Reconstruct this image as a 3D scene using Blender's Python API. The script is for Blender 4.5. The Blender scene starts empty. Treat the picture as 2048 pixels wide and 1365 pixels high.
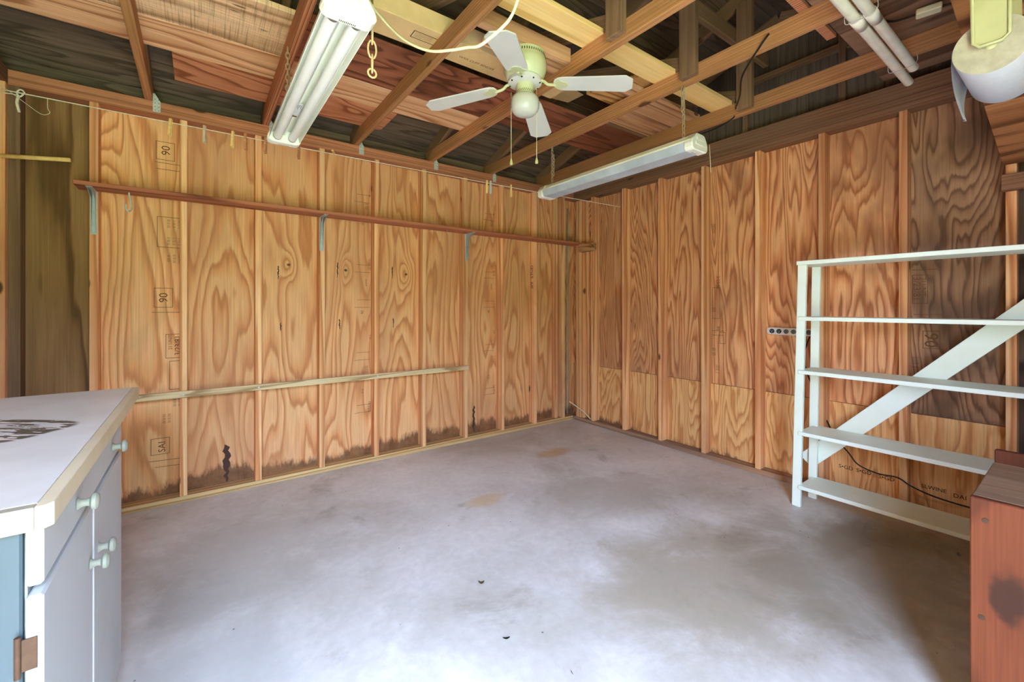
import bpy, bmesh, math, random
from mathutils import Vector, Matrix
random.seed(7)
sc = bpy.context.scene
COL = sc.collection
R = math.radians

# ------------------------------------------------------------------ camera
cd = bpy.data.cameras.new('camera'); cam = bpy.data.objects.new('camera', cd); COL.objects.link(cam)
cd.sensor_width = 36.0; cd.lens = 857.1 / 2048 * 36; cd.shift_y = -(682.5 - 613.7) / 2048
cd.clip_start = 0.02; cd.clip_end = 200
cam.location = (0, 0, 1.2257); cam.rotation_euler = (R(90), 0, -0.6309994)
sc.camera = cam

# ------------------------------------------------------------------ sky, sun, exposure
w = bpy.data.worlds.new('world'); sc.world = w; w.use_nodes = True
nt = w.node_tree; nt.nodes.clear()
# bright overcast sky: a little brighter overhead than at the horizon, faintly blue
tcw = nt.nodes.new('ShaderNodeTexCoord'); spw = nt.nodes.new('ShaderNodeSeparateXYZ'); nt.links.new(tcw.outputs['Generated'], spw.inputs[0])
rw = nt.nodes.new('ShaderNodeValToRGB'); nt.links.new(spw.outputs[2], rw.inputs[0])
rw.color_ramp.elements[0].position = 0.0; rw.color_ramp.elements[0].color = (0.32, 0.42, 0.57, 1)
rw.color_ramp.elements[1].position = 1.0; rw.color_ramp.elements[1].color = (0.66, 0.88, 1.30, 1)
bg = nt.nodes.new('ShaderNodeBackground'); bg.inputs['Strength'].default_value = 1.6
wo = nt.nodes.new('ShaderNodeOutputWorld')
nt.links.new(rw.outputs[0], bg.inputs[0]); nt.links.new(bg.outputs[0], wo.inputs[0])
sd = bpy.data.lights.new('sun', 'SUN'); sun = bpy.data.objects.new('sun', sd); COL.objects.link(sun)
sd.energy = 0.75; sd.angle = R(0.6); sd.color = (1.0, 0.95, 0.86)
sun.rotation_euler = Vector((0.10, 0.40, -0.91)).to_track_quat('-Z', 'Y').to_euler()
# sampling portals for the two openings that let the daylight in (they give no light themselves)
def portal(name, loc, direction, sx, sy):
    d = bpy.data.lights.new(name, 'AREA'); d.shape = 'RECTANGLE'; d.size = sx; d.size_y = sy
    d.cycles.is_portal = True
    o = bpy.data.objects.new(name, d); COL.objects.link(o); o.location = loc
    o.rotation_euler = Vector(direction).to_track_quat('-Z', 'Z').to_euler()
DOOR_X0, DOOR_X1, DOOR_Z = -0.77, 0.55, 2.24
portal('door_portal', ((DOOR_X0 + DOOR_X1) / 2, -0.86, DOOR_Z / 2), (0, 1, 0), DOOR_X1 - DOOR_X0, DOOR_Z)
sc.view_settings.view_transform = 'Standard'; sc.view_settings.look = 'None'
sc.view_settings.gamma = 1.0; sc.view_settings.use_curve_mapping = False
sc.view_settings.exposure = 5.42
sc.cycles.max_bounces = 10; sc.cycles.diffuse_bounces = 8; sc.cycles.glossy_bounces = 4
sc.cycles.use_denoising = True; sc.cycles.sample_clamp_indirect = 6.0
sc.cycles.caustics_reflective = False; sc.cycles.caustics_refractive = False

# ------------------------------------------------------------------ node helpers
def lin(c):
    return tuple(((v / 255) / 12.92 if v / 255 <= 0.04045 else ((v / 255 + 0.055) / 1.055) ** 2.4) for v in c) + (1.0,)

class NT:
    def __init__(s, name):
        s.m = bpy.data.materials.new(name); s.m.use_nodes = True
        s.t = s.m.node_tree; s.t.nodes.clear()
        s.out = s.t.nodes.new('ShaderNodeOutputMaterial'); s.b = s.t.nodes.new('ShaderNodeBsdfPrincipled')
        s.t.links.new(s.b.outputs[0], s.out.inputs[0])
    def n(s, kind, **kw):
        x = s.t.nodes.new(kind)
        for k, v in kw.items(): setattr(x, k, v)
        return x
    def l(s, a, b): s.t.links.new(a, b)
    def put(s, sock, v):
        if isinstance(v, bpy.types.NodeSocket): s.l(v, sock)
        else: sock.default_value = v
    def math(s, op, a, b=0.0, c=0.0, clamp=False):
        x = s.n('ShaderNodeMath', operation=op, use_clamp=clamp)
        s.put(x.inputs[0], a); s.put(x.inputs[1], b); s.put(x.inputs[2], c); return x.outputs[0]
    def vmath(s, op, a, b=(0, 0, 0)):
        x = s.n('ShaderNodeVectorMath', operation=op); s.put(x.inputs[0], a); s.put(x.inputs[1], b); return x.outputs[0]
    def noise(s, vec, scale=1.0, detail=2.0, rough=0.5, dist=0.0):
        x = s.n('ShaderNodeTexNoise'); s.l(vec, x.inputs['Vector'])
        x.inputs['Scale'].default_value = scale; x.inputs['Detail'].default_value = detail
        x.inputs['Roughness'].default_value = rough; x.inputs['Distortion'].default_value = dist
        return x.outputs['Fac']
    def ramp(s, f, stops, mode='LINEAR'):
        x = s.n('ShaderNodeValToRGB'); r = x.color_ramp; r.interpolation = mode
        while len(r.elements) < len(stops): r.elements.new(0.5)
        for e, (p, c) in zip(r.elements, stops): e.position = p; e.color = c
        s.l(f, x.inputs[0]); return x.outputs[0]
    def mix(s, f, a, b, mode='MIX'):
        x = s.n('ShaderNodeMix', data_type='RGBA', blend_type=mode)
        s.put(x.inputs[0], f); s.put(x.inputs[6], a); s.put(x.inputs[7], b); return x.outputs[2]
    def rng(s, v, a, b, c=0.0, d=1.0, smooth=True):
        x = s.n('ShaderNodeMapRange', interpolation_type='SMOOTHSTEP' if smooth else 'LINEAR')
        s.put(x.inputs[0], v); x.inputs[1].default_value = a; x.inputs[2].default_value = b
        x.inputs[3].default_value = c; x.inputs[4].default_value = d; return x.outputs[0]
    def done(s, color=None, rough=0.7, spec=0.25, bump=None, bstr=0.2, bdist=0.002):
        if color is not None: s.put(s.b.inputs['Base Color'], color)
        s.put(s.b.inputs['Roughness'], rough); s.b.inputs['Specular IOR Level'].default_value = spec
        if bump is not None:
            x = s.n('ShaderNodeBump'); s.l(bump, x.inputs['Height']); x.inputs['Strength'].default_value = bstr
            x.inputs['Distance'].default_value = bdist; s.l(x.outputs[0], s.b.inputs['Normal'])
        return s.m

def plain(name, rgb, rough=0.6, spec=0.3, metal=0.0, var=0.06, vscale=8.0):
    t = NT(name); tc = t.n('ShaderNodeTexCoord')
    f = t.noise(tc.outputs['Object'], vscale, 4, 0.6)
    c = lin(rgb); d = tuple(v * (1 - var * 4) for v in c[:3]) + (1,)
    col = t.ramp(f, [(0.3, d), (0.65, c)])
    t.b.inputs['Metallic'].default_value = metal
    return t.done(col, rough, spec)

AX = {'x': ('Y', 'Z', 'X'), 'y': ('X', 'Z', 'Y'), 'z': ('X', 'Y', 'Z')}
def wood(name, light, mid, dark, axis='z', sa=2.6, sg=0.55, rings=9.0, detail=2.0, dist=0.3, straight=0.0, fiber=0.16,
         knots=0.0, knot_list=(), stain=None, sharp=0.8, blotch=None, blotch_amt=0.0, blotch_scale=1.6, rough=0.72,
         saw=False, spots=0.0, ring_amt=1.0, face=None, wobble=1.0):
    """solid wood or rotary-cut plywood: grain along the given local axis, contour lines of a stretched noise field"""
    t = NT(name); tc = t.n('ShaderNodeTexCoord'); oi = t.n('ShaderNodeObjectInfo')
    sep = t.n('ShaderNodeSeparateXYZ'); t.l(tc.outputs['Object'], sep.inputs[0])
    o = sep.outputs; A, B, G = (o[k] for k in AX[axis])
    off = t.vmath('SCALE', (13.7, 29.1, 17.3)); off.node.inputs['Scale'].default_value = 1; t.l(oi.outputs['Random'], off.node.inputs['Scale'])
    cv = t.n('ShaderNodeCombineXYZ'); t.l(A, cv.inputs[0]); t.l(B, cv.inputs[1]); t.l(G, cv.inputs[2])
    P = t.vmath('ADD', cv.outputs[0], off)
    Pn = t.vmath('MULTIPLY', P, (sa, sa, sg))
    h = t.noise(Pn, 1.0, detail, 0.45, dist)
    wob = t.noise(t.vmath('MULTIPLY', P, (sa * 9, sa * 9, sg * 5)), 1.0, 2, 0.5)
    h = t.math('ADD', h, t.math('MULTIPLY', wob, 0.03 * wobble))
    if wobble > 1: h = t.math('ADD', h, t.math('MULTIPLY', t.noise(t.vmath('MULTIPLY', P, (sa * 3.2, sa * 3.2, sg * 2.6)), 1.0, 2, 0.5), 0.10))
    spot = None
    for (ka, kg, kr, amp, *big) in knot_list:
        da = t.math('SUBTRACT', A if face != 'b' else B, ka); dg = t.math('SUBTRACT', G, kg)
        d2 = t.math('ADD', t.math('MULTIPLY', da, da), t.math('MULTIPLY', t.math('MULTIPLY', dg, dg), 0.22))
        e = t.math('POWER', 2.718, t.math('MULTIPLY', d2, -1.0 / (kr * kr)))
        h = t.math('ADD', h, t.math('MULTIPLY', e, amp))
        if amp > 0.1:
            dd = t.math('ADD', t.math('MULTIPLY', da, da), t.math('MULTIPLY', t.math('MULTIPLY', dg, dg), 1.6))
            bs = big[0] if big else 1.0
            if big: dd = t.math('ADD', t.math('MULTIPLY', d2, 1.3), t.math('MULTIPLY', t.math('SUBTRACT', t.noise(P, 14, 3), 0.5), 0.004))
            k = t.rng(dd, 0.00006 * bs, 0.00022 * bs, 1.0, 0.0)
            spot = k if spot is None else t.math('MAXIMUM', spot, k)
    val = t.math('MULTIPLY', h, rings)
    if straight: val = t.math('ADD', val, t.math('MULTIPLY', t.math('ADD', A, t.math('MULTIPLY', B, 1.3)), straight))
    f = t.math('FRACT', val)
    L, M, D = lin(light), lin(mid), lin(dark)
    col = t.ramp(f, [(0.0, L), (0.25, L), (sharp * 0.78, M), (sharp, D), (min(sharp + 0.09, 0.99), D), (1.0, L)])
    if ring_amt < 1: col = t.mix(ring_amt, M, col)
    fb = t.noise(t.vmath('MULTIPLY', P, (140, 140, 3.0)), 1.0, 3, 0.6)
    col = t.mix(1.0, col, t.ramp(fb, [(0.25, (1 - fiber * 1.6,) * 3 + (1,)), (0.75, (1 + fiber * 0.5,) * 3 + (1,))]), 'MULTIPLY')
    if blotch:
        bn = t.noise(t.vmath('MULTIPLY', P, (1, 1, 0.5)), blotch_scale, 4, 0.6, 0.5)
        col = t.mix(t.rng(bn, 0.42, 0.66, 0, blotch_amt), col, lin(blotch))
    # slight tone change from piece to piece
    tone = t.math('ADD', t.math('MULTIPLY', t.math('FRACT', t.math('MULTIPLY', oi.outputs['Random'], 7.31)), 0.22), 0.89)
    tv = t.n('ShaderNodeCombineXYZ'); [t.l(tone, tv.inputs[i]) for i in range(3)]
    col = t.mix(1.0, col, tv.outputs[0], 'MULTIPLY')
    if knots:
        v = t.n('ShaderNodeTexVoronoi'); v.voronoi_dimensions = '3D'
        t.l(t.vmath('MULTIPLY', P, (5, 5, 2.2)), v.inputs['Vector']); v.inputs['Scale'].default_value = 1.0
        col = t.mix(t.rng(v.outputs['Distance'], 0.07 * knots, 0.13 * knots, 0.85, 0.0), col, lin((70, 40, 22)))
    if spots:
        v = t.n('ShaderNodeTexVoronoi'); t.l(t.vmath('MULTIPLY', P, (32, 32, 7)), v.inputs['Vector']); v.inputs['Scale'].default_value = 1.0
        gate = t.rng(t.noise(P, 5.0, 2), 0.5, 0.62)
        col = t.mix(t.math('MULTIPLY', t.rng(v.outputs['Distance'], 0.16, 0.3, spots, 0.0), gate), col, lin((70, 58, 40)))
    if saw:
        sw = t.noise(t.vmath('MULTIPLY', P, (3, 3, 130)), 1.0, 2, 0.6)
        col = t.mix(1.0, col, t.ramp(sw, [(0.35, (0.62,) * 3 + (1,)), (0.5, (1.02,) * 3 + (1,))]), 'MULTIPLY')
    if spot is not None: col = t.mix(t.math('MULTIPLY', spot, 0.85), col, lin((52, 34, 24)))
    if stain:
        geo = t.n('ShaderNodeNewGeometry'); sp = t.n('ShaderNodeSeparateXYZ'); t.l(geo.outputs['Position'], sp.inputs[0])
        cx = t.n('ShaderNodeCombineXYZ'); t.l(sp.outputs[0], cx.inputs[0]); t.l(sp.outputs[1], cx.inputs[1])
        t.l(t.math('MULTIPLY', sp.outputs[2], 0.25), cx.inputs[2])
        edge = t.math('ADD', t.math('MULTIPLY', t.noise(cx.outputs[0], 16, 5, 0.75), 0.22), t.math('MULTIPLY', t.noise(cx.outputs[0], 2.2, 2, 0.5), 0.22))
        top = t.math('ADD', edge, stain[0])
        dz = t.math('SUBTRACT', sp.outputs[2], top)
        col = t.mix(t.rng(dz, -0.03, 0.006, stain[1], 0.0), col, t.ramp(t.noise(P, 9, 4, 0.7), [(0.3, lin((84, 54, 36))), (0.7, lin((150, 106, 72)))]))
        col = t.mix(t.rng(dz, 0.0, 0.02, 0.0, 1.0), t.mix(1.0, col, (0.82, 0.78, 0.76, 1), 'MULTIPLY'), col)
    return t.done(col, rough, 0.2, t.math('ADD', fb, t.math('MULTIPLY', f, 0.4)), 0.12)

# ------------------------------------------------------------------ materials
PL, PM, PD = (246, 194, 142), (232, 164, 110), (196, 124, 76)
def leftply(n, knots=(), **kw):
    a = dict(sa=2.3, sg=0.42, rings=19, detail=1.8, dist=0.35, wobble=1.4, sharp=0.78, ring_amt=0.66, blotch=(196, 140, 100), blotch_amt=0.55, stain=(-0.10, 0.85), knot_list=knots)
    a.update(kw); return wood('plywood_left_%d' % n, PL, PM, PD, 'z', **a)
M_plyL = [leftply(0, (), blotch=(176, 146, 92)), leftply(1, ((-0.005, 0.30, 0.05, 0.13), (0.395, 0.28, 0.05, 0.13))),
          leftply(2, ((-0.33, 0.27, 0.05, 0.13),)), leftply(3, (), blotch=(190, 146, 92))]
M_plyOlive = wood('plywood_olive', (164, 124, 82), (142, 104, 66), (112, 80, 48), 'z', sa=2.2, sg=0.4, rings=13, detail=2, dist=0.4, wobble=1.5, blotch=(98, 74, 46), blotch_amt=0.8, blotch_scale=1.2)
def rightply(n, **kw):
    a = dict(sa=2.4, sg=0.42, rings=28, detail=2.2, dist=0.45, wobble=1.8, sharp=0.74, blotch=(164, 116, 86), blotch_amt=0.6)
    a.update(kw); return wood('plywood_right_%d' % n, (238, 180, 130), (218, 148, 100), (184, 118, 76), 'z', **a)
M_plyR = [wood('plywood_right_0', (196, 150, 114), (172, 126, 94), (134, 96, 70), 'z', sa=3.2, sg=0.55, rings=22, detail=2.2, dist=0.45, wobble=2.0, sharp=0.74, blotch=(88, 68, 52), blotch_amt=0.85, blotch_scale=1.6), rightply(1, blotch=(150, 104, 76), blotch_amt=0.75), rightply(2, sa=2.8), rightply(3)]
M_plyLow = wood('plywood_low', (248, 200, 140), (232, 172, 112), (204, 138, 84), 'z', sa=3.4, sg=0.7, rings=20, detail=2.2, dist=0.5, fiber=0.2, wobble=1.6, sharp=0.76, ring_amt=0.75,
                stain=(-0.17, 0.8))
M_stud = wood('stud_lumber', (248, 198, 146), (236, 170, 116), (206, 136, 86), 'z', sa=5, sg=0.25, rings=4, straight=14, fiber=0.14, knots=0.75,
              blotch=(196, 130, 92), blotch_amt=0.6)
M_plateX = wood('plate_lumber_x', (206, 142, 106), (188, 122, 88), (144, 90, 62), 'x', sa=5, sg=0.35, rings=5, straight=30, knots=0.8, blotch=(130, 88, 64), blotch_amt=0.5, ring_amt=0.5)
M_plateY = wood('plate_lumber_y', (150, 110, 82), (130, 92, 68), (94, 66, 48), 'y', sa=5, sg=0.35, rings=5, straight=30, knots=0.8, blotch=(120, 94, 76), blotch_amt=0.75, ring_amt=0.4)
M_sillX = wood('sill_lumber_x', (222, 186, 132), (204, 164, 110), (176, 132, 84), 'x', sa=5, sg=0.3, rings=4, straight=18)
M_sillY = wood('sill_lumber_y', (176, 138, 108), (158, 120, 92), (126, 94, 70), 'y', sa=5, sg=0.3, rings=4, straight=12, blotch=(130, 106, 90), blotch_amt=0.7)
M_chord = wood('chord_lumber', (204, 152, 106), (184, 128, 86), (140, 94, 60), 'y', sa=5, sg=0.35, rings=4, straight=45, knots=1.0, blotch=(150, 112, 66), blotch_amt=0.6, ring_amt=0.35, fiber=0.22)
M_chordred = wood('chord_lumber_red', (206, 140, 104), (184, 118, 84), (134, 78, 52), 'y', sa=6, sg=0.3, rings=3, straight=70)
M_web = wood('web_lumber', (160, 126, 96), (138, 106, 80), (98, 74, 56), 'z', sa=5, sg=0.4, rings=3, straight=16, knots=1.0, ring_amt=0.25, blotch=(98, 76, 60), blotch_amt=0.6)
M_sheath = wood('roof_sheathing', (122, 100, 84), (108, 88, 73), (84, 68, 56), 'x', sa=4, sg=0.4, rings=14, detail=3, fiber=0.25, blotch=(66, 58, 52), blotch_amt=0.7, wobble=1.6)
M_siding = wood('gable_siding', (124, 108, 92), (110, 95, 81), (88, 76, 66), 'z', sa=6, sg=0.5, rings=5, straight=14, ring_amt=0.45, fiber=0.3, blotch=(72, 64, 58), blotch_amt=0.6)
M_redply = wood('red_plywood', (222, 150, 112), (204, 128, 92), (158, 90, 58), 'x', sa=3.2, sg=0.9, rings=10, detail=2, dist=0.5, knots=0.6)
M_pinkply = wood('tan_board', (238, 188, 146), (222, 164, 122), (184, 124, 84), 'x', sa=3.6, sg=0.45, rings=10, detail=2)
M_rough = wood('rough_sawn', (240, 200, 162), (226, 182, 142), (184, 140, 104), 'x', sa=4, sg=0.5, rings=5, saw=True, spots=0.85, fiber=0.2)
M_darkred = wood('dark_red_plywood', (176, 108, 80), (156, 90, 66), (112, 62, 44), 'x', sa=3.2, sg=0.55, rings=11, detail=2.2, dist=0.4, blotch=(84, 50, 36), blotch_amt=0.6)
M_yellow = wood('fresh_pine', (240, 204, 140), (234, 192, 126), (216, 172, 104), 'x', sa=4, sg=0.25, rings=4, straight=4, fiber=0.1, knots=0.5)
M_oldplank = wood('old_plank', (214, 166, 128), (196, 146, 110), (150, 106, 78), 'x', sa=6, sg=0.4, rings=7, knots=0.6)
M_oldplankY = wood('old_plank_y', (180, 122, 80), (156, 100, 64), (112, 70, 42), 'y', sa=4, sg=0.4, rings=6, blotch=(96, 66, 46), blotch_amt=0.6)
M_brownply = wood('brown_plywood', (160, 124, 98), (140, 106, 82), (108, 80, 62), 'y', sa=3, sg=0.5, rings=6, detail=3, blotch=(80, 60, 46), blotch_amt=0.6)
M_darkply = wood('dark_plywood', (104, 84, 68), (84, 66, 54), (56, 44, 36), 'z', sa=2.5, sg=0.4, rings=10, detail=2)
M_shelfred = wood('shelf_board', (190, 120, 88), (170, 102, 74), (128, 72, 50), 'x', sa=6, sg=0.3, rings=5, straight=10, knots=0.7)
M_rail = wood('rail_wood', (208, 172, 124), (186, 150, 104), (140, 108, 70), 'x', sa=9, sg=0.5, rings=8, knots=0.4)
M_railY = wood('rail_wood_y', (236, 208, 164), (220, 188, 142), (180, 146, 104), 'y', sa=9, sg=0.5, rings=8, knots=0.4)
M_webY = wood('web_lumber_y', (160, 126, 96), (138, 106, 80), (98, 74, 56), 'y', sa=5, sg=0.4, rings=4, straight=40, knots=0.9, ring_amt=0.25)
M_block = wood('block_wood', (206, 156, 112), (182, 130, 90), (130, 86, 58), 'y', sa=8, sg=1.0, rings=8)
M_shortblk = wood('short_block', (216, 164, 104), (196, 140, 84), (150, 100, 56), 'x', sa=6, sg=0.6, rings=7, spots=0.5)
M_bench = wood('bench_redwood', (118, 63, 37), (105, 54, 32), (84, 42, 25), 'z', sa=2.5, sg=0.5, rings=3, detail=2, face='b', ring_amt=0.6,
               knot_list=((0.405, 0.10, 0.10, 0.2, 11.0),), blotch=(92, 50, 32), blotch_amt=0.5)
M_benchtop = wood('bench_top', (176, 146, 120), (160, 130, 104), (130, 102, 80), 'y', sa=5, sg=0.6, rings=5, ring_amt=0.4, blotch=(110, 88, 70), blotch_amt=0.6)
def paint(name, rgb, dirty, amt=0.35, rough=0.5):
    t = NT(name); tc = t.n('ShaderNodeTexCoord')
    f = t.noise(tc.outputs['Object'], 3.0, 6, 0.65); g = t.noise(t.vmath('MULTIPLY', tc.outputs['Object'], (60, 60, 60)), 1, 3, 0.6)
    col = t.mix(t.rng(f, 0.45, 0.75, 0, amt), lin(rgb), lin(dirty))
    return t.done(col, rough, 0.3, g, 0.08)
M_white = paint('white_paint', (238, 250, 240), (216, 226, 212))
M_cab = paint('cabinet_paint', (184, 186, 187), (170, 168, 162), 0.6)
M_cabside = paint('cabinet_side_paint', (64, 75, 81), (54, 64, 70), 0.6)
M_endtrim = paint('end_trim_paint', (156, 150, 132), (132, 124, 104), 0.4)
M_knob = paint('knob_paint', (146, 145, 132), (124, 120, 104), 0.5)
M_cream = paint('cream_trim', (208, 194, 164), (176, 158, 128), 0.5)
M_fan = plain('fan_enamel', (200, 204, 162), 0.28, 0.5, var=0.01)
M_blade = plain('fan_blade_white', (214, 214, 210), 0.45, 0.35, var=0.02)
M_globe = plain('opal_glass', (196, 197, 188), 0.2, 0.5, var=0.01)
M_lightw = plain('light_enamel', (238, 238, 226), 0.35, 0.5, var=0.02)
M_tube = plain('tube_glass', (240, 240, 238), 0.25, 0.5, var=0.02)
M_lens = plain('lens_plastic', (196, 208, 222), 0.35, 0.4, var=0.08, vscale=5)
M_cap = plain('cap_plastic', (240, 240, 230), 0.4, 0.4, var=0.02)
M_steel = plain('galvanised_steel', (200, 204, 200), 0.5, 0.5, 0.1, 0.06, 30)
M_bracket = plain('bracket_steel', (186, 194, 198), 0.45, 0.5, 0.15, 0.05, 20)
M_chain = plain('chain_metal', (196, 176, 142), 0.4, 0.5, 0.3, 0.06)
M_plchain = plain('plastic_chain', (226, 196, 150), 0.5, 0.3)
M_cord = plain('cream_cord', (238, 230, 190), 0.5, 0.35, var=0.03)
M_rope = plain('cotton_line', (232, 224, 200), 0.85, 0.1, var=0.05, vscale=60)
M_peg = plain('peg_wood', (244, 206, 132), 0.7, 0.2, var=0.05, vscale=30)
M_pegold = plain('peg_wood_grey', (206, 184, 152), 0.75, 0.2, var=0.06, vscale=30)
M_pegred = plain('peg_wood_red', (198, 140, 96), 0.75, 0.2, var=0.06, vscale=30)
M_pegblue = plain('peg_plastic_blue', (190, 206, 214), 0.4, 0.35)
M_black = plain('black_rubber', (38, 34, 30), 0.55, 0.3)
M_ink = plain('print_ink', (112, 80, 52), 0.8, 0.1, var=0.08, vscale=60)
M_inkdark = plain('stencil_ink', (44, 34, 26), 0.8, 0.1, var=0.04)
M_slot = plain('dark_slot', (46, 44, 36), 0.7, 0.1)
M_card = plain('cardboard', (222, 186, 136), 0.8, 0.15, var=0.05, vscale=6)
M_pvc = plain('pvc_pipe', (244, 240, 222), 0.4, 0.4, var=0.05)
M_paper = plain('paper_towel', (186, 187, 192), 0.9, 0.1, var=0.02, vscale=50)
M_paperend = plain('paper_end', (178, 170, 146), 0.9, 0.1, var=0.06, vscale=30)
M_plast = plain('aged_plastic', (186, 184, 134), 0.4, 0.4, var=0.04)
M_alu = plain('outlet_strip_alu', (224, 224, 222), 0.4, 0.5, 0.0)
M_outgrey = plain('outlet_grey', (112, 106, 98), 0.5, 0.3)
M_rust = plain('rusty_hinge', (84, 60, 44), 0.7, 0.3, 0.3, 0.08, 40)
M_brass = plain('tube_end_metal', (180, 180, 176), 0.35, 0.5, 0.8)
M_leaf = plain('dry_leaf', (110, 100, 56), 0.8, 0.1)
M_stainp = plain('dark_veneer_gap', (84, 60, 54), 0.9, 0.1)
M_sticker = plain('sticker_white', (226, 226, 228), 0.6, 0.2)
M_stickred = plain('sticker_brown', (128, 74, 58), 0.6, 0.2)
M_conduit = plain('conduit_grey', (170, 168, 160), 0.4, 0.4, 0.3)

def concrete():
    t = NT('concrete'); tc = t.n('ShaderNodeTexCoord'); P = tc.outputs['Object']
    a = t.noise(P, 1.1, 5, 0.6, 0.5); b = t.noise(P, 2.4, 7, 0.68, 0.35); c = t.noise(P, 26, 4, 0.6)
    col = t.ramp(a, [(0.3, lin((182, 176, 166))), (0.5, lin((206, 202, 198))), (0.68, lin((222, 220, 218)))])
    col = t.mix(t.rng(b, 0.50, 0.74, 0, 0.45), col, lin((234, 233, 232)))
    col = t.mix(t.rng(b, 0.30, 0.42, 0.55, 0), col, lin((156, 148, 134)))
    col = t.mix(1.0, col, t.ramp(c, [(0.3, (0.90,) * 3 + (1,)), (0.7, (1.03,) * 3 + (1,))]), 'MULTIPLY')
    sep = t.n('ShaderNodeSeparateXYZ'); t.l(P, sep.inputs[0])
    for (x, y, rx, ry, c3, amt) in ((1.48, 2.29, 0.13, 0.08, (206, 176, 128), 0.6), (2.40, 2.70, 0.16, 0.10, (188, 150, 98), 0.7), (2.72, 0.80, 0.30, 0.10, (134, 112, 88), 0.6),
                                    (1.85, 1.05, 0.6, 0.42, (160, 148, 124), 0.7), (2.5, 0.7, 0.6, 0.5, (146, 136, 120), 0.7), (0.2, 2.5, 0.42, 0.5, (166, 160, 150), 0.6), (2.2, 1.9, 0.45, 0.3, (170, 162, 148), 0.55), (0.02, 1.55, 0.24, 0.75, (168, 165, 160), 0.6)):  # this row paints shade into the concrete on both sides of the daylight
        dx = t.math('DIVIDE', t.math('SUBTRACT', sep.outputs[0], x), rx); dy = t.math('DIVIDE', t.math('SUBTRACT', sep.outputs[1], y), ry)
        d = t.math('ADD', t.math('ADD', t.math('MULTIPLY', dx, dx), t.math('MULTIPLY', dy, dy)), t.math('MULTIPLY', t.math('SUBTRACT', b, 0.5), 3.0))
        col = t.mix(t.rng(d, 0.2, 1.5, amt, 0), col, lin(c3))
    v = t.n('ShaderNodeTexVoronoi'); t.l(P, v.inputs['Vector']); v.inputs['Scale'].default_value = 8
    col = t.mix(t.rng(v.outputs['Distance'], 0.02, 0.04, 0.85, 0), col, lin((66, 58, 50)))
    rough = t.rng(b, 0.3, 0.7, 0.62, 0.40)
    return t.done(col, rough, 0.4, c, 0.05)
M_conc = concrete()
def grass():
    t = NT('grass'); tc = t.n('ShaderNodeTexCoord'); f = t.noise(tc.outputs['Object'], 3, 5, 0.7)
    return t.done(t.ramp(f, [(0.3, lin((114, 120, 78))), (0.7, lin((160, 168, 116)))]), 0.9, 0.1)
M_grass = grass()

# ------------------------------------------------------------------ mesh helpers
def link(name, me, mat, parent=None, loc=(0, 0, 0), rot=None):
    o = bpy.data.objects.new(name, me); COL.objects.link(o)
    if mat is not None and hasattr(me, 'materials') and not me.materials: me.materials.append(mat)
    if parent is not None:
        o.parent = parent; pl = wloc(parent); loc = Vector(loc) - pl
    o.location = loc
    if rot is not None: o.rotation_euler = rot
    return o
def wloc(o):
    v = Vector(o.location)
    while o.parent is not None: o = o.parent; v = v + Vector(o.location)
    return v
def mesh(bm, name, smooth=False, bevel=0.0, seg=1):
    if bevel: bmesh.ops.bevel(bm, geom=list(bm.edges), offset=bevel, segments=seg, affect='EDGES', clamp_overlap=True)
    bmesh.ops.recalc_face_normals(bm, faces=bm.faces)
    me = bpy.data.meshes.new(name); bm.to_mesh(me); bm.free()
    if smooth:
        for p in me.polygons: p.use_smooth = True
    return me
def addbox(bm, x0, x1, y0, y1, z0, z1):
    v = [bm.verts.new((x, y, z)) for x in (x0, x1) for y in (y0, y1) for z in (z0, z1)]
    for f in ((0, 1, 3, 2), (4, 6, 7, 5), (0, 4, 5, 1), (2, 3, 7, 6), (0, 2, 6, 4), (1, 5, 7, 3)): bm.faces.new([v[i] for i in f])
def box(name, x0, x1, y0, y1, z0, z1, mat, parent=None, bevel=0.0015, seg=1, rot=None):
    """axis-aligned box with its origin at its centre"""
    c = Vector(((x0 + x1) / 2, (y0 + y1) / 2, (z0 + z1) / 2))
    bm = bmesh.new(); hx, hy, hz = abs(x1 - x0) / 2, abs(y1 - y0) / 2, abs(z1 - z0) / 2
    addbox(bm, -hx, hx, -hy, hy, -hz, hz)
    return link(name, mesh(bm, name, False, min(bevel, hx * .4, hy * .4, hz * .4)), mat, parent, c, rot)
def prism(name, pts, axis, a0, a1, mat, parent=None, bevel=0.0, smooth=False, origin=None):
    """extrude a 2D outline along an axis; pts are the two other world coordinates in order"""
    bm = bmesh.new()
    def P(p, a): return {'x': (a, p[0], p[1]), 'y': (p[0], a, p[1]), 'z': (p[0], p[1], a)}[axis]
    c = origin or Vector(P((sum(p[0] for p in pts) / len(pts), sum(p[1] for p in pts) / len(pts)), (a0 + a1) / 2))
    c = Vector(c)
    lo = [bm.verts.new(Vector(P(p, a0)) - c) for p in pts]; hi = [bm.verts.new(Vector(P(p, a1)) - c) for p in pts]
    bm.faces.new(lo); bm.faces.new(hi[::-1])
    for i in range(len(pts)): j = (i + 1) % len(pts); bm.faces.new((lo[i], lo[j], hi[j], hi[i]))
    return link(name, mesh(bm, name, smooth, bevel), mat, parent, c)
def addlathe(bm, prof, n=24, M=None, cap=True):
    rings = []
    for r, z in prof:
        ring = []
        for i in range(n):
            a = 2 * math.pi * i / n; p = Vector((r * math.cos(a), r * math.sin(a), z))
            ring.append(bm.verts.new(M @ p if M else p))
        rings.append(ring)
    for a, b in zip(rings, rings[1:]):
        for i in range(n): j = (i + 1) % n; bm.faces.new((a[i], a[j], b[j], b[i]))
    if cap: bm.faces.new(rings[0][::-1]); bm.faces.new(rings[-1])
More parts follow.
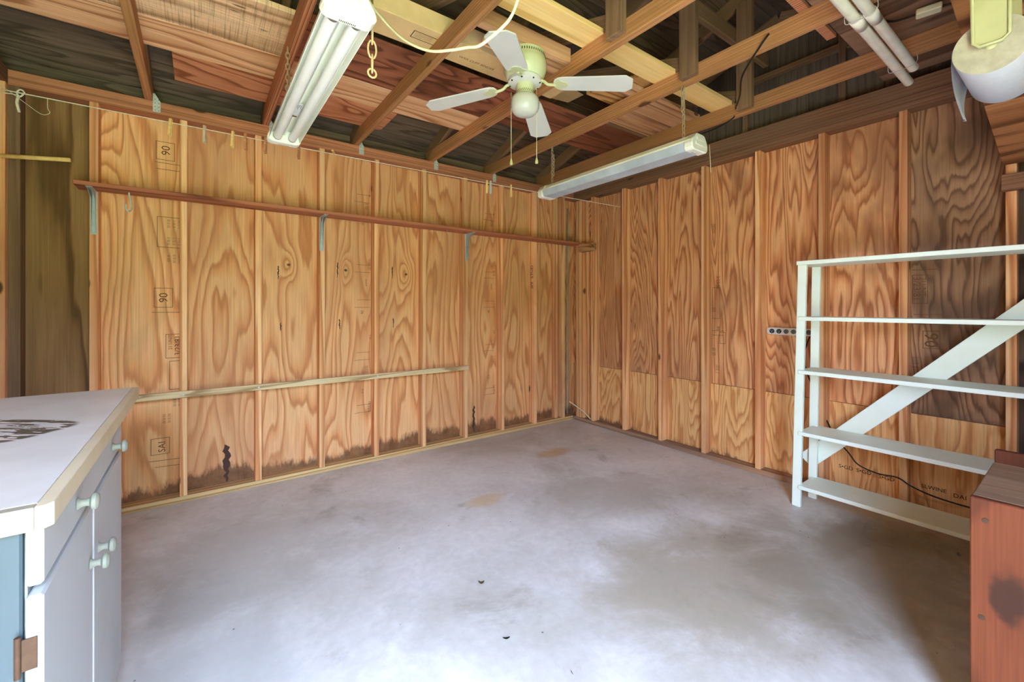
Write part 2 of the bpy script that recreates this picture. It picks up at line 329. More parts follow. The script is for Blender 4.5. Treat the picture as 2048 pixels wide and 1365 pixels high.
def lathe(name, prof, loc, mat, parent=None, n=28, M=None, smooth=True):
    bm = bmesh.new(); addlathe(bm, prof, n, M)
    o = link(name, mesh(bm, name, smooth), mat, parent, loc)
    if smooth:
        try:
            o.data.set_sharp_from_angle(angle=R(40))
        except Exception: pass
    return o
def catmull(pts, k=6):
    pts = [Vector(p) for p in pts]
    if len(pts) < 3: return pts
    out = []
    for i in range(len(pts) - 1):
        p0, p1, p2, p3 = pts[max(i - 1, 0)], pts[i], pts[i + 1], pts[min(i + 2, len(pts) - 1)]
        for j in range(k):
            t = j / k
            out.append(0.5 * ((2 * p1) + (p2 - p0) * t + (2 * p0 - 5 * p1 + 4 * p2 - p3) * t * t + (3 * p1 - p0 - 3 * p2 + p3) * t ** 3))
    out.append(pts[-1]); return out
def addtube(bm, pts, r, n=8, closed=False, flat=1.0):
    pts = [Vector(p) for p in pts]; N = len(pts); rings = []
    up = Vector((0, 0, 1)); prev = None
    for i in range(N):
        if closed: d = pts[(i + 1) % N] - pts[i - 1]
        else: d = pts[min(i + 1, N - 1)] - pts[max(i - 1, 0)]
        d.normalize()
        u = prev if prev is not None else (up if abs(d.z) < 0.9 else Vector((1, 0, 0)))
        a = (u - d * u.dot(d)); a = a.normalized() if a.length > 1e-6 else d.orthogonal().normalized()
        prev = a; b = d.cross(a)
        rings.append([bm.verts.new(pts[i] + (a * math.cos(2 * math.pi * k / n) * flat + b * math.sin(2 * math.pi * k / n)) * r) for k in range(n)])
    prs = list(zip(rings, rings[1:])) + ([(rings[-1], rings[0])] if closed else [])
    for a, b in prs:
        for i in range(n): j = (i + 1) % n; bm.faces.new((a[i], a[j], b[j], b[i]))
    if not closed: bm.faces.new(rings[0][::-1]); bm.faces.new(rings[-1])
def tube(name, pts, r, mat, parent=None, n=8, smooth_path=True, k=6, closed=False, flat=1.0):
    pts = [Vector(p) for p in pts]; c = pts[0].copy()
    q = catmull(pts, k) if smooth_path else pts
    bm = bmesh.new(); addtube(bm, [p - c for p in q], r, n, closed, flat)
    return link(name, mesh(bm, name, True), mat, parent, c)
def bar(name, p0, p1, w, h, mat, parent=None, up=(0, 0, 1), bevel=0.0015):
    """rectangular timber from p0 to p1, grain on local y"""
    p0, p1 = Vector(p0), Vector(p1); d = p1 - p0; L = d.length; d.normalize()
    z = Vector(up); z = (z - d * z.dot(d)).normalized(); x = d.cross(z)
    bm = bmesh.new(); addbox(bm, -w / 2, w / 2, -L / 2, L / 2, -h / 2, h / 2)
    M = Matrix((x, d, z)).transposed()
    return link(name, mesh(bm, name, False, bevel), mat, parent, (p0 + p1) / 2, M.to_euler())
def text(name, body, loc, xa, ya, size, mat, parent=None, align='CENTER'):
    c = bpy.data.curves.new(name, 'FONT'); c.body = body; c.size = size; c.align_x = align; c.align_y = 'CENTER'; c.resolution_u = 2
    xa, ya = Vector(xa), Vector(ya); M = Matrix((xa, ya, xa.cross(ya))).transposed()
    tmp = bpy.data.objects.new('tmp', c); COL.objects.link(tmp)
    me = bpy.data.meshes.new_from_object(tmp.evaluated_get(bpy.context.evaluated_depsgraph_get())); me.name = name
    bpy.data.objects.remove(tmp); me.materials.clear(); me.materials.append(mat)
    return link(name, me, mat, parent, loc, M.to_euler())
def lines(name, segs, origin, xa, ya, th, mat, parent=None):
    """flat printed strokes in the plane (xa, ya) at origin"""
    xa, ya = Vector(xa), Vector(ya); nz = xa.cross(ya); bm = bmesh.new()
    for (a, b) in segs:
        a, b = Vector(a), Vector(b); d = (b - a).normalized(); s = Vector((-d.y, d.x)) * th / 2
        q = [a - s - d * th / 2, b - s + d * th / 2, b + s + d * th / 2, a + s - d * th / 2]
        bm.faces.new([bm.verts.new(xa * p.x + ya * p.y) for p in q])
    return link(name, mesh(bm, name), mat, parent, origin)
def rect(x0, y0, x1, y1): return [((x0, y0), (x1, y0)), ((x1, y0), (x1, y1)), ((x1, y1), (x0, y1)), ((x0, y1), (x0, y0))]
def empty(name, loc, label=None, cat=None, group=None, kind=None):
    o = bpy.data.objects.new(name, None); COL.objects.link(o); o.location = loc; o.empty_display_size = 0.05
    return tag(o, label, cat, group, kind)
def tag(o, label=None, cat=None, group=None, kind=None):
    if label: o['label'] = label
    if cat: o['category'] = cat
    if group: o['group'] = group
    if kind: o['kind'] = kind
    return o
def copytree(o, parent=None, delta=(0, 0, 0)):
    c = o.copy(); COL.objects.link(c); c.parent = parent
    if parent is None: c.location = Vector(o.location) + Vector(delta)
    for ch in o.children: copytree(ch, c)
    return c

# ------------------------------------------------------------------ room constants
YW, XW = 3.381, 3.299            # inner faces of the studs (left wall, right wall)
YP, XP = 3.470, 3.388            # inner faces of the plywood
XS, YF = -0.810, -0.760          # inner faces of side and front walls
RIDGE_Y, PITCH = 1.33, 0.333
def roof_z(y): return 2.592 + (3.47 - max(y, 2 * RIDGE_Y - y)) * PITCH     # underside of the sheathing

# ------------------------------------------------------------------ floor and ground
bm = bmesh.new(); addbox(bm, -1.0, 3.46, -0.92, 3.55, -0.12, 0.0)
tag(link('floor', mesh(bm, 'floor'), M_conc), 'bare grey concrete slab with pale and tan stains and painted-in shade', kind='structure')
bm = bmesh.new(); addbox(bm, -30, 30, -30, 30, -0.16, -0.10)
tag(link('ground', mesh(bm, 'ground'), M_grass), 'grass outside the open doorway', kind='structure')

# ------------------------------------------------------------------ unseen trees added beyond the doorway to cut the low sky light
M_added_foliage = plain('added_foliage', (112, 138, 62), 0.8, 0.1, var=0.14, vscale=2.5)
ORDT = ['first', 'second', 'third', 'fourth', 'fifth', 'last']
M_added_bark = plain('added_bark', (96, 82, 66), 0.9, 0.1, var=0.1, vscale=6)
for k, (tx, ty, tr, th) in enumerate(((-15, -12, 2.6, 4.6), (-9.5, -13.2, 2.7, 4.9), (-4, -12.4, 2.5, 4.3), (1.5, -13.4, 2.7, 4.8), (7, -12.6, 2.6, 4.4), (12.5, -13, 2.7, 4.9))):
    e = empty('added_tree', (tx, ty, -0.1), 'leafy tree added out of view to block low sky light, %s in the row' % ORDT[k], 'tree')
    rr = random.Random(k); bm = bmesh.new(); bmesh.ops.create_icosphere(bm, subdivisions=4, radius=1.0)
    from mathutils import noise as mn
    for v in bm.verts:
        d = v.co.normalized(); f = 1 + 0.22 * mn.noise(d * 2.5 + Vector((k * 7, 0, 0))) + 0.16 * mn.noise(d * 7 + Vector((0, k * 5, 0))) + 0.08 * mn.noise(d * 19)
        v.co = Vector((d.x * tr * f, d.y * tr * f, d.z * (th / 2 - 0.2) * f))
    link('added_tree_crown', mesh(bm, 'added_tree_crown'), M_added_foliage, e, (tx, ty, th / 2 + 0.25))
    lathe('added_tree_trunk', [(0.2, 0.0), (0.14, 0.8), (0.12, th * 0.5)], (tx, ty, -0.1), M_added_bark, e, 12)

# ------------------------------------------------------------------ left wall (facing -Y)
WL = empty('wall_left', (1.2, 3.5, 0), 'plywood wall on open studs behind the long shelf', kind='structure')
pan_x = [-0.484, -0.078, 1.141, 2.360, 3.40]
PANL = []
box('plywood_panel', -0.905, -0.486, YP, YP + 0.012, 0.0, 2.46, M_plyOlive, WL, 0.001)
for i in range(4):
    PANL.append(box('plywood_panel', pan_x[i] + 0.001, pan_x[i + 1] - 0.001, YP, YP + 0.012, 0.0, 2.46, M_plyL[i], WL, 0.001))
box('sill_plate', XS, XW, YW, YP - 0.001, 0.0, 0.038, M_sillX, WL, 0.002)
for z0, z1 in ((2.395, 2.4335), (2.434, 2.476)):
    box('top_plate', XS - 0.09, XW + 0.09, YW, YP - 0.001, z0, z1, M_plateX, WL, 0.002)
STUDL = [-0.767, -0.465] + [-0.059 + 0.4064 * n for n in range(8)] + [3.175]
SL = []
for xr in STUDL:
    wd = 0.07 if xr < -0.7 else 0.038
    SL.append(box('stud', xr - wd, xr, YW, YP - 0.001, 0.0385, 2.3945, M_web if xr < -0.7 else M_stud, WL, 0.002))
box('stud', 3.062, 3.0995, YW + 0.03, YP - 0.001, 0.0385, 2.3945, M_stud, WL, 0.002)
UP, LEFTX, DOWN = (0, 0, 1), (-1, 0, 0), (0, 0, -1)
yt = YP - 0.0008
def stampL(body, x, z, size, panel): text('stamp_text', body, (x, yt, z), UP, LEFTX, size, M_ink, panel)
stampL('90', -0.166, 2.21, 0.062, PANL[0]); stampL('90', -0.178, 1.282, 0.062, PANL[0])
stampL('3/23/81', -0.108, 0.978, 0.042, PANL[0]); stampL('21 UNIT', -0.145, 1.00, 0.026, PANL[0]); stampL('SAI', -0.186, 0.345, 0.05, PANL[0])
lines('stamp_lines', [(a, b) for s in (rect(2.150, 0.125, 2.262, 0.215), rect(1.222, 0.135, 1.342, 0.225), rect(0.90, 0.072, 1.05, 0.168),
      rect(0.70, 0.075, 0.88, 0.15), rect(0.30, 0.15, 0.40, 0.24), rect(1.60, 0.085, 1.79, 0.21)) for a, b in s] +
      [((2.13, 0.078), (2.13, 0.22)), ((2.09, 0.078), (2.09, 0.215)), ((1.19, 0.078), (1.19, 0.235)), ((0.255, 0.085), (0.262, 0.25)), ((0.215, 0.085), (0.222, 0.22))],
      (0, yt, 0), UP, LEFTX, 0.0028, M_ink, PANL[0])
for k in range(9): stampL(random.choice(('||| |||| ||', '|||| ||| |||', '||| || |||||', '|||||| |||')), -0.10 - 0.028 * (k % 3), 1.44 + 0.0 * k + 0.11 * (k // 3) + 0.09, 0.017, PANL[0])
for k in range(4): stampL('|||| ||| |||||', -0.10 - 0.026 * k, 0.62 - 0.1 * (k // 2), 0.016, PANL[0])
for pi, x0 in ((1, 1.115), (2, 2.318)):
    for k, z in enumerate((2.12, 2.03, 1.9, 1.55, 1.42, 1.18, 0.98, 0.72, 0.55, 0.42)):
        stampL(('90', '|||| ||', '||||||||', '||| |||', '3/23/81')[k % 5], x0 - 0.03 * (k % 3), z, 0.03 if k % 2 else 0.02, PANL[pi])
    lines('stamp_lines', [(a, b) for z in (2.06, 1.50, 1.22, 0.8, 0.38) for a, b in (((z, -x0 + 0.0), (z, -x0 + 0.12)), ((z + 0.06, -x0), (z + 0.06, -x0 + 0.10)))],
          (0, yt, 0), UP, LEFTX, 0.0025, M_ink, PANL[pi])
text('stencil_text', 'SPF  STUD', (2.747 - 0.0006, 3.412, 1.528), UP, (0, 1, 0), 0.054, M_inkdark, SL[9])
def gap(name, x, z0, z1, wd, panel, seed):
    """ragged dark split in the face veneer, thin relief on the panel"""
    rr = random.Random(seed); bm = bmesh.new(); n = 12; L = []; Rr = []
    for i in range(n + 1):
        t = i / n; ww = wd * (0.25 + math.sin(math.pi * min(t * 1.25, 1) * 0.62 + 0.2)) * rr.uniform(0.55, 1.1) * (0.2 if t > 0.93 else 1)
        cx = rr.uniform(-0.3, 0.3) * wd; z = z0 + (z1 - z0) * t - (z0 + z1) / 2
        L.append(bm.verts.new((cx - ww / 2, 0, z))); Rr.append(bm.verts.new((cx + ww / 2, 0, z)))
    for i in range(n): bm.faces.new((L[i], Rr[i], Rr[i + 1], L[i + 1]))
    link(name, mesh(bm, name), M_stainp, panel, (x, yt, (z0 + z1) / 2))
gap('veneer_split', 0.152, 0.045, 0.295, 0.032, PANL[1], 3); gap('veneer_split', 2.088, 0.045, 0.295, 0.024, PANL[2], 8)
for x, z, h, pi, sd_ in ((0.46, 1.42, 0.10, 1, 1), (0.475, 1.05, 0.06, 1, 2), (0.865, 1.45, 0.12, 1, 4), (0.88, 1.05, 0.08, 1, 5), (1.30, 1.46, 0.1, 2, 6), (1.31, 1.05, 0.08, 2, 7)):
    gap('veneer_split', x, z, z + h, 0.008, PANL[pi], sd_)

# ------------------------------------------------------------------ right wall (facing -X)
WR = empty('wall_right', (3.42, 1.3, 0), 'plywood wall on open studs behind the white shelves', kind='structure')
pan_y = [0.262, 0.668, 1.887, 3.105, 3.470]
SEAM = 0.598
PANR, PANRL = [], []
for i in range(4):
    PANR.append(box('plywood_panel', XP, XP + 0.012, pan_y[i] + 0.001, pan_y[i + 1] - 0.001, SEAM + 0.003, 2.43, M_plyR[i], WR, 0.001))
    PANRL.append(box('lower_panel', XP - 0.002, XP + 0.012, pan_y[i] + 0.001, pan_y[i + 1] - 0.001, 0.0, SEAM, M_plyLow, WR, 0.001))
box('dark_panel', XP + 0.002, XP + 0.016, -0.85, 0.260, 0.0, 2.43, M_darkply, WR, 0.001)
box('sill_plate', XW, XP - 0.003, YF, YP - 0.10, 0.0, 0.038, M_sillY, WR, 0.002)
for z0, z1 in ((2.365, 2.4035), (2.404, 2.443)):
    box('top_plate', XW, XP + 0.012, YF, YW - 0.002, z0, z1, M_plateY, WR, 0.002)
for y0 in (0.240, 0.650, 1.053, 1.452, 1.870, 2.274, 2.678, 3.082):
    box('stud', XW, XP - 0.003, y0, y0 + 0.038, 0.0385, 2.3645, M_stud, WR, 0.002)
box('stud', XW + 0.012, XP - 0.003, 3.232, 3.27, 0.0385, 2.3645, M_stud, WR, 0.002)
box('stud', XW, XP - 0.03, 3.272, 3.345, 0.0385, 2.3645, M_stud, WR, 0.002)
box('ledger_board', XW - 0.036, XW, -0.70, 0.290, 1.806, 1.890, M_plateY, WR, 0.002)
xt = XP - 0.0008
RIGHTY = (0, -1, 0)
def stampR(body, y, z, size, panel, mat=None, x=None): text('stamp_text', body, (x or xt, y, z), DOWN, RIGHTY, size, mat or M_ink, panel)
stampR('90', 0.568, 1.033, 0.085, PANR[0]); stampR('3/23/81', 0.628, 1.33, 0.046, PANR[0]); stampR('21 UNIT', 0.598, 1.34, 0.03, PANR[0])
stampR('||||| |', 0.63, 0.90, 0.036, PANR[0])
lines('stamp_lines', [(a, b) for s in (rect(0.985, -0.60, 1.085, -0.53), rect(1.245, -0.645, 1.41, -0.58)) for a, b in s] + [((1.18, -0.64), (1.18, -0.52)), ((1.125, -0.64), (1.125, -0.52)), ((1.44, -0.645), (1.44, -0.545))],
      (xt, 0, 0), UP, RIGHTY, 0.003, M_ink, PANR[0])
for k, z in enumerate((1.86, 1.42, 1.20, 1.05, 0.86, 0.72)):
    stampR(('||||||||', '3/23/81', '||||', '90', '||| |||', '||||| |')[k], 1.845 - 0.03 * (k % 2), z, 0.036, PANR[1])
lines('stamp_lines', [(a, b) for s in (rect(1.13, -1.86, 1.38, -1.80), rect(0.93, -1.80, 1.02, -1.755)) for a, b in s] + [((1.03, -1.86), (1.03, -1.77)), ((0.995, -1.86), (0.995, -1.77))], (xt, 0, 0), UP, RIGHTY, 0.003, M_ink, PANR[1])
xl = XP - 0.0028
for y in (0.966, 0.873, 0.763): text('stencil_text', 'S•GD', (xl, y, 0.183 if y > 0.8 else 0.178), RIGHTY, UP, 0.034, M_inkdark, PANRL[1])
text('stencil_text', 'SLWINE', (xl, 0.555, 0.186), RIGHTY, UP, 0.030, M_inkdark, PANRL[0]); text('stencil_text', 'DAI IPI', (xl, 0.430, 0.176), RIGHTY, UP, 0.032, M_inkdark, PANRL[0])
box('outer_sheathing', XP + 0.0125, XP + 0.03, -0.86, 3.48, 0.0, 2.404, M_siding, WR, 0)
box('outer_sheathing', XS - 0.15, 3.42, YP + 0.0125, YP + 0.03, 0.0, 2.50, M_siding, WL, 0)
# gable siding boards above the right wall
y = -0.85; k = 0
while y < 3.45:
    y1 = min(y + 0.203, 3.48); pts = [(y + 0.001, 2.405), (y1 - 0.001, 2.405), (y1 - 0.001, roof_z(y1))]
    if y < RIDGE_Y < y1: pts.append((RIDGE_Y, roof_z(RIDGE_Y)))
    pts.append((y + 0.001, roof_z(y)))
    prism('siding_board', pts, 'x', XP + 0.012 + (0.004 if k % 2 else 0.0), XP + 0.03, M_siding, WR); y = y1; k += 1
prism('siding_backing', [(-0.87, 2.40), (3.5, 2.40), (3.5, roof_z(3.5)), (RIDGE_Y, roof_z(RIDGE_Y)), (-0.87, roof_z(-0.87))], 'x', XP + 0.031, XP + 0.04, M_darkply, WR)
for yy in (0.35, 0.96, 1.57, 2.18): box('gable_stud', XP - 0.03, XP + 0.011, yy, yy + 0.038, 2.535, roof_z(yy) - 0.1, M_web, WR, 0.001)
box('gable_block', XP - 0.028, XP + 0.011, 0.40, 1.55, 2.90, 2.94, M_webY, WR, 0.001)

# ------------------------------------------------------------------ side wall (X = -0.81) and front wall with the open doorway
WS = empty('wall_side', (-0.92, 1.3, 0), 'dark studded wall behind the base cabinet', kind='structure')
box('plywood_panel', XS - 0.102, XS - 0.090, -0.86, 3.47, 0.0, 2.43, M_plyL[0], WS)
box('sill_plate', XS - 0.089, XS, YF, YW - 0.001, 0.0, 0.038, M_sillY, WS); box('top_plate', XS - 0.089, XS, YF, YW - 0.001, 2.395, 2.476, M_plateY, WS)
for k in range(10): box('stud', XS - 0.0895, XS, YW - 0.04 - 0.4064 * k, YW - 0.002 - 0.4064 * k, 0.0385, 2.3945, M_stud, WS)
prism('siding_board', [(-0.87, 2.43), (3.5, 2.43), (3.5, roof_z(3.5)), (RIDGE_Y, roof_z(RIDGE_Y)), (-0.87, roof_z(-0.87))], 'x', XS - 0.115, XS - 0.10, M_siding, WS)
WF = empty('wall_front', (1.2, -0.85, 0), 'front wall around the open doorway', kind='structure')
box('plywood_panel', DOOR_X1, 3.40, YF - 0.102, YF - 0.09, 0.0, 2.46, M_plyR[3], WF)
box('plywood_panel', XS - 0.10, DOOR_X0, YF - 0.102, YF - 0.09, 0.0, 2.46, M_plyR[3], WF)
box('plywood_panel', DOOR_X0, DOOR_X1, YF - 0.102, YF - 0.09, DOOR_Z, 2.46, M_plyR[3], WF)
box('header', DOOR_X0 - 0.04, DOOR_X1 + 0.04, YF - 0.089, YF, DOOR_Z, DOOR_Z + 0.14, M_plateX, WF)
box('top_plate', XS, XW, YF - 0.089, YF, 2.395, 2.476, M_plateX, WF)
for x in (DOOR_X0 - 0.038, DOOR_X1, DOOR_X1 + 0.41, DOOR_X1 + 0.82, DOOR_X1 + 1.22, DOOR_X1 + 1.63, DOOR_X1 + 2.04, DOOR_X1 + 2.44): box('stud', x, x + 0.038, YF - 0.089, YF, 0.0, 2.3945, M_stud, WF)

# ------------------------------------------------------------------ ceiling: roof sheathing
CE = empty('ceiling', (1.2, RIDGE_Y, 3.3), 'dark underside of the plywood roof', kind='structure')
def sheet(x0, x1, ya, yb):
    pts = [(ya, roof_z(ya)), (yb, roof_z(yb)), (yb, roof_z(yb) + 0.013), (ya, roof_z(ya) + 0.013)]
    prism('sheathing_panel', pts, 'x', x0, x1, M_sheath, CE)
xs = [-1.1, 0.983, 2.226, 3.55]
for a, b in zip(xs, xs[1:]):
    for ya, yb in ((3.85, 2.55), (2.548, RIDGE_Y), (RIDGE_Y, 0.11), (0.108, -0.90)): sheet(a + 0.001, b - 0.001, ya, yb)
box('eave_blocking', -1.0, 3.45, YP + 0.02, YP + 0.05, 2.40, roof_z(YP + 0.05), M_sheath, CE)
box('eave_blocking', -1.0, 3.45, YF - 0.13, YF - 0.10, 2.40, roof_z(YF - 0.13), M_sheath, CE)

# ------------------------------------------------------------------ roof trusses
TX = [-0.264, 0.353, 0.964, 1.600, 2.207, 2.848]
ORD = ['first', 'second', 'third', 'fourth', 'fifth', 'sixth']
NEAR = ['ending above the left end of the long shelf', 'red and right above the big two-tube light', 'with the cream cord hanging in front', 'just behind the fan globe',
        'carrying the chains of the far light', 'nearest the right wall']
CB, CT = 2.4765, 2.5650
for i, x in enumerate(TX):
    t = empty('roof_truss', (x + 0.019, RIDGE_Y, CB), '%s roof truss from the left, %s' % (ORD[i], NEAR[i]), 'roof truss', 'roof trusses over the room')
    box('bottom_chord', x, x + 0.038, YF - 0.09, 3.47, CB, CT, M_chordred if i == 1 else M_chord, t, 0.002)
    for sgn in (1, -1):
        e = RIDGE_Y + sgn * 2.22
        zc = lambda yy: roof_z(yy) - 0.0495
        bar('top_chord', (x + 0.019, e, zc(e)), (x + 0.019, RIDGE_Y + sgn * 0.002, zc(RIDGE_Y)), 0.038, 0.089, M_webY, t)
    box('web', x - 0.0385, x - 0.0005, 1.29, 1.385, 2.495, roof_z(1.385) - 0.11, M_web, t, 0.002)
    bar('web', (x + 0.019, 1.40, 2.60), (x + 0.019, 2.28, 2.90), 0.036, 0.085, M_webY, t)
    pts = [(x + 0.039, 2.410), (x + 0.075, 2.410), (x + 0.075, 2.475), (x + 0.048, 2.520), (x + 0.039, 2.520)]
    tie = prism('hurricane_tie', pts, 'y', YW - 0.003, YW - 0.0005, M_steel, t)
    bm = bmesh.new()
    for a in range(2):
        for b in range(4): addbox(bm, -0.0035 + a * 0.018 - 0.006, 0.0 + a * 0.018 - 0.006, -0.0022, 0, -0.045 + b * 0.022, -0.0415 + b * 0.022)
    link('nail_holes', mesh(bm, 'nail_holes'), M_slot, tie, (x + 0.057, YW - 0.0028, 2.462))
t = empty('roof_truss', (XW + 0.019, RIDGE_Y, 2.445), 'dark gable truss standing on the right wall top plate', 'roof truss', 'roof trusses over the room')
box('bottom_chord', XW, XW + 0.038, YF, YW - 0.003, 2.4445, 2.531, M_plateY, t, 0.002)
for sgn in (1, -1):
    e = RIDGE_Y + sgn * 2.22; bar('top_chord', (XW + 0.019, e, roof_z(e) - 0.0495), (XW + 0.019, RIDGE_Y, roof_z(RIDGE_Y) - 0.0495), 0.038, 0.089, M_webY, t)
t = bar('lateral_brace', (0.5, 1.405, 2.985), (XW - 0.02, 1.405, 2.985), 0.038, 0.089, M_webY)
tag(t, 'long dark timber brace nailed across the upright truss webs', 'timber')
t = box('nailer_block', 1.0035, 1.5985, 1.657, 1.697, 2.522, 2.600, M_oldplank); tag(t, 'short brown timber on edge between two trusses behind the fan', 'timber')

# ------------------------------------------------------------------ planks and sheets stored on the truss chords
ZB = 2.566
def stored(name, x0, x1, y0, y1, th, mat, label, cat='board', z=ZB):
    o = box(name, x0, x1, y0, y1, z, z + th, mat, None, 0.0012); tag(o, label, cat, 'timber stored on the roof trusses'); return o
stored('plywood_strip', -0.115, 1.115, 2.873, 3.222, 0.012, M_redply, 'red plywood strip with a knot, closest of the stored boards to the left wall')
stored('stored_board', -0.78, 1.69, 2.588, 2.868, 0.019, M_pinkply, 'long smooth tan board on the trusses beside the red plywood strip')
stored('stored_board', -0.78, 0.39, 2.178, 2.583, 0.025, M_rough, 'rough sawn board with dark flecks, stored left of the two-tube light')
stored('plywood_strip', 0.395, 2.862, 2.140, 2.582, 0.012, M_darkred, 'dark red plywood sheet on the trusses behind the fan')
stored('stored_board', 0.9, 2.862, 1.432, 1.578, 0.025, M_yellow, 'fresh yellow pine board lying across the trusses by the fan', 'plank')
stored('stored_board', 2.10, 2.870, 1.668, 1.778, 0.022, M_oldplank, 'old brown plank next to the yellow pine board at its far end', 'plank')
stored('stored_board', 2.30, 2.868, 1.784, 1.880, 0.030, M_oldplank, 'narrow old plank, second from the yellow board above the far light', 'plank')
stored('stored_board', 2.32, 2.872, 1.886, 1.985, 0.024, M_oldplank, 'old plank with a round knot, third from the yellow board', 'plank')
stored('stored_board', 2.30, 2.868, 1.990, 2.092, 0.028, M_oldplank, 'old knotty plank, fourth from the yellow board above the far light', 'plank')
stored('stored_board', 2.28, 2.86, 2.098, 2.136, 0.030, M_web, 'thin grey strip of wood beside the old planks above the far light', 'plank')
o = prism('wood_offcut', [(2.02, 1.95), (2.06, 1.80), (2.09, 1.79), (2.12, 1.60), (2.28, 1.60), (2.28, 1.95)], 'z', ZB + 0.0305, ZB + 0.055, M_shortblk)
tag(o, 'splintered yellow offcut with a ragged end on the old planks', 'board', 'timber stored on the roof trusses')
stored('plywood_sheet', 2.12, 3.290, -0.30, 0.754, 0.012, M_brownply, 'wide brown plywood sheet on the trusses above the white pipes')
stored('wood_stick', 1.55, 2.555, 0.768, 0.808, 0.020, M_chordred, 'thin reddish stick lying beside the brown plywood sheet', 'stick')
# the long cardboard box
b = empty('cardboard_box', (1.23, 2.0, ZB), 'long flat cardboard box on the trusses behind the fan', 'box')
body = box('box_body', 0.628, 1.83, 1.905, 2.085, ZB, ZB + 0.098, M_card, b, 0.002)
for s in (1,):
    bm = bmesh.new(); vs = [bm.verts.new(p) for p in ((0, -0.088, 0), (0, 0.088, 0), (0.14, 0.075, 0.006), (0.15, -0.06, 0.006))]
    f = bm.faces.new(vs); r_ = bmesh.ops.solidify(bm, geom=[f], thickness=0.003)
    link('box_flap', mesh(bm, 'box_flap'), M_card, b, (1.832, 1.996, ZB + 0.005))
zt = ZB - 0.0008
text('print_line', 'W9X CLIFF BINDEB', (1.235, 2.018, zt), (1, 0, 0), (0, -1, 0), 0.026, M_ink, body)
lines('print_frame', rect(0, 0, 0.13, 0.055), (0.845, 1.955, zt), (1, 0, 0), (0, 1, 0), 0.004, M_inkdark, body)
lines('fine_print', [((0.01, 0.012 + 0.01 * k), (0.10, 0.012 + 0.01 * k)) for k in range(4)], (0.845, 1.955, zt), (1, 0, 0), (0, 1, 0), 0.0018, M_ink, body)

# ------------------------------------------------------------------ white pipes under the trusses
for yy, zz, x1, lab in ((0.612, 2.452, 3.13, 'cream white plastic pipe slung under the trusses, longer one'), (0.562, 2.456, 2.97, 'white plastic pipe slung under the trusses, shorter one')):
    bm = bmesh.new(); M = Matrix.Rotation(R(90), 4, 'Y')
    addlathe(bm, [(0.021, -1.2), (0.021, 0), (0.018, 0.0), (0.018, -0.03)], 20, M)
    o = link('plastic_pipe', mesh(bm, 'plastic_pipe', True), M_pvc, None, (x1, yy, zz)); o.data.set_sharp_from_angle(angle=R(40)); tag(o, lab, 'pipe', 'white plastic pipes')
    for xx in (2.30,):
        bm = bmesh.new(); addlathe(bm, [(0.0235, -0.045), (0.0235, 0.045)], 20, M); link('pipe_coupling', mesh(bm, 'pipe_coupling', True), M_pvc, o, (xx, yy, zz))
for xx in (2.226, 2.867):
    o = tube('pipe_hanger', [(xx, 0.530, CB + 0.002), (xx, 0.528, 2.446), (xx, 0.545, 2.428), (xx, 0.59, 2.424), (xx, 0.632, 2.426), (xx, 0.640, 2.446), (xx, 0.638, CB + 0.002)], 0.0015, M_steel, None, 6)
    tag(o, 'thin wire loop holding the white pipes, %s' % ('near their far ends' if xx > 2.5 else 'nearer the camera'), 'hanger')

# ------------------------------------------------------------------ long wall shelf
sh = empty('wall_shelf', (1.4, 3.3, 1.89), 'long reddish wooden shelf board across the left wall', 'shelf')
box('shelf_board', -0.545, 3.29, 3.232, 3.3802, 1.884, 1.906, M_shelfred, sh, 0.002)
def shelf_bracket(x):
    bk = link('bracket', None, None, sh, (x, YW, 1.883))
    bm = bmesh.new(); addbox(bm, -0.014, 0.014, -0.003, -0.0004, -0.245, 0); link('wall_leg', mesh(bm, 'wall_leg', False, 0.001), M_bracket, bk, (x, YW, 1.883))
    bm = bmesh.new(); addbox(bm, -0.014, 0.014, -0.142, -0.0004, -0.003, 0); link('shelf_leg', mesh(bm, 'shelf_leg', False, 0.001), M_bracket, bk, (x, YW, 1.883))
    bm = bmesh.new(); pr = [(0, 0), (-0.13, 0), (-0.04, -0.04), (-0.012, -0.22), (0, -0.235)]
    for s in (-1, 1):
        a = [bm.verts.new((s * 0.008 - 0.001, p[0] - 0.003, p[1] - 0.003)) for p in pr]; c = [bm.verts.new((s * 0.008 + 0.001, p[0] - 0.003, p[1] - 0.003)) for p in pr]
        bm.faces.new(a); bm.faces.new(c[::-1])
        for i in range(5): j = (i + 1) % 5; bm.faces.new((a[i], a[j], c[j], c[i]))
    link('rib', mesh(bm, 'rib'), M_bracket, bk, (x, YW, 1.883))
for x in (-0.484, 0.730, 1.959): shelf_bracket(x)
o = box('shelf_cleat', XW - 0.075, XW - 0.001, 3.045, 3.228, 1.80, 1.883, M_block); tag(o, 'short wood block under the right end of the long shelf', 'block')
def hook(x, y, z, s, lab):
    p = [(x, y, z), (x, y, z - 0.012 * s), (x + 0.006 * s, y, z - 0.04 * s), (x + 0.012 * s, y - 0.01 * s, z - 0.09 * s), (x + 0.002 * s, y - 0.03 * s, z - 0.115 * s), (x - 0.008 * s, y - 0.045 * s, z - 0.105 * s), (x - 0.01 * s, y - 0.048 * s, z - 0.075 * s)]
    o = tube('metal_hook', p, 0.0042 * s, M_steel, None, 8); tag(o, lab, 'hook')
hook(-0.325, 3.30, 1.8835, 1.0, 'large steel hook screwed under the left end of the long shelf')
hook(1.71, 3.28, 1.8835, 0.35, 'tiny metal hook under the long shelf left of the third bracket')

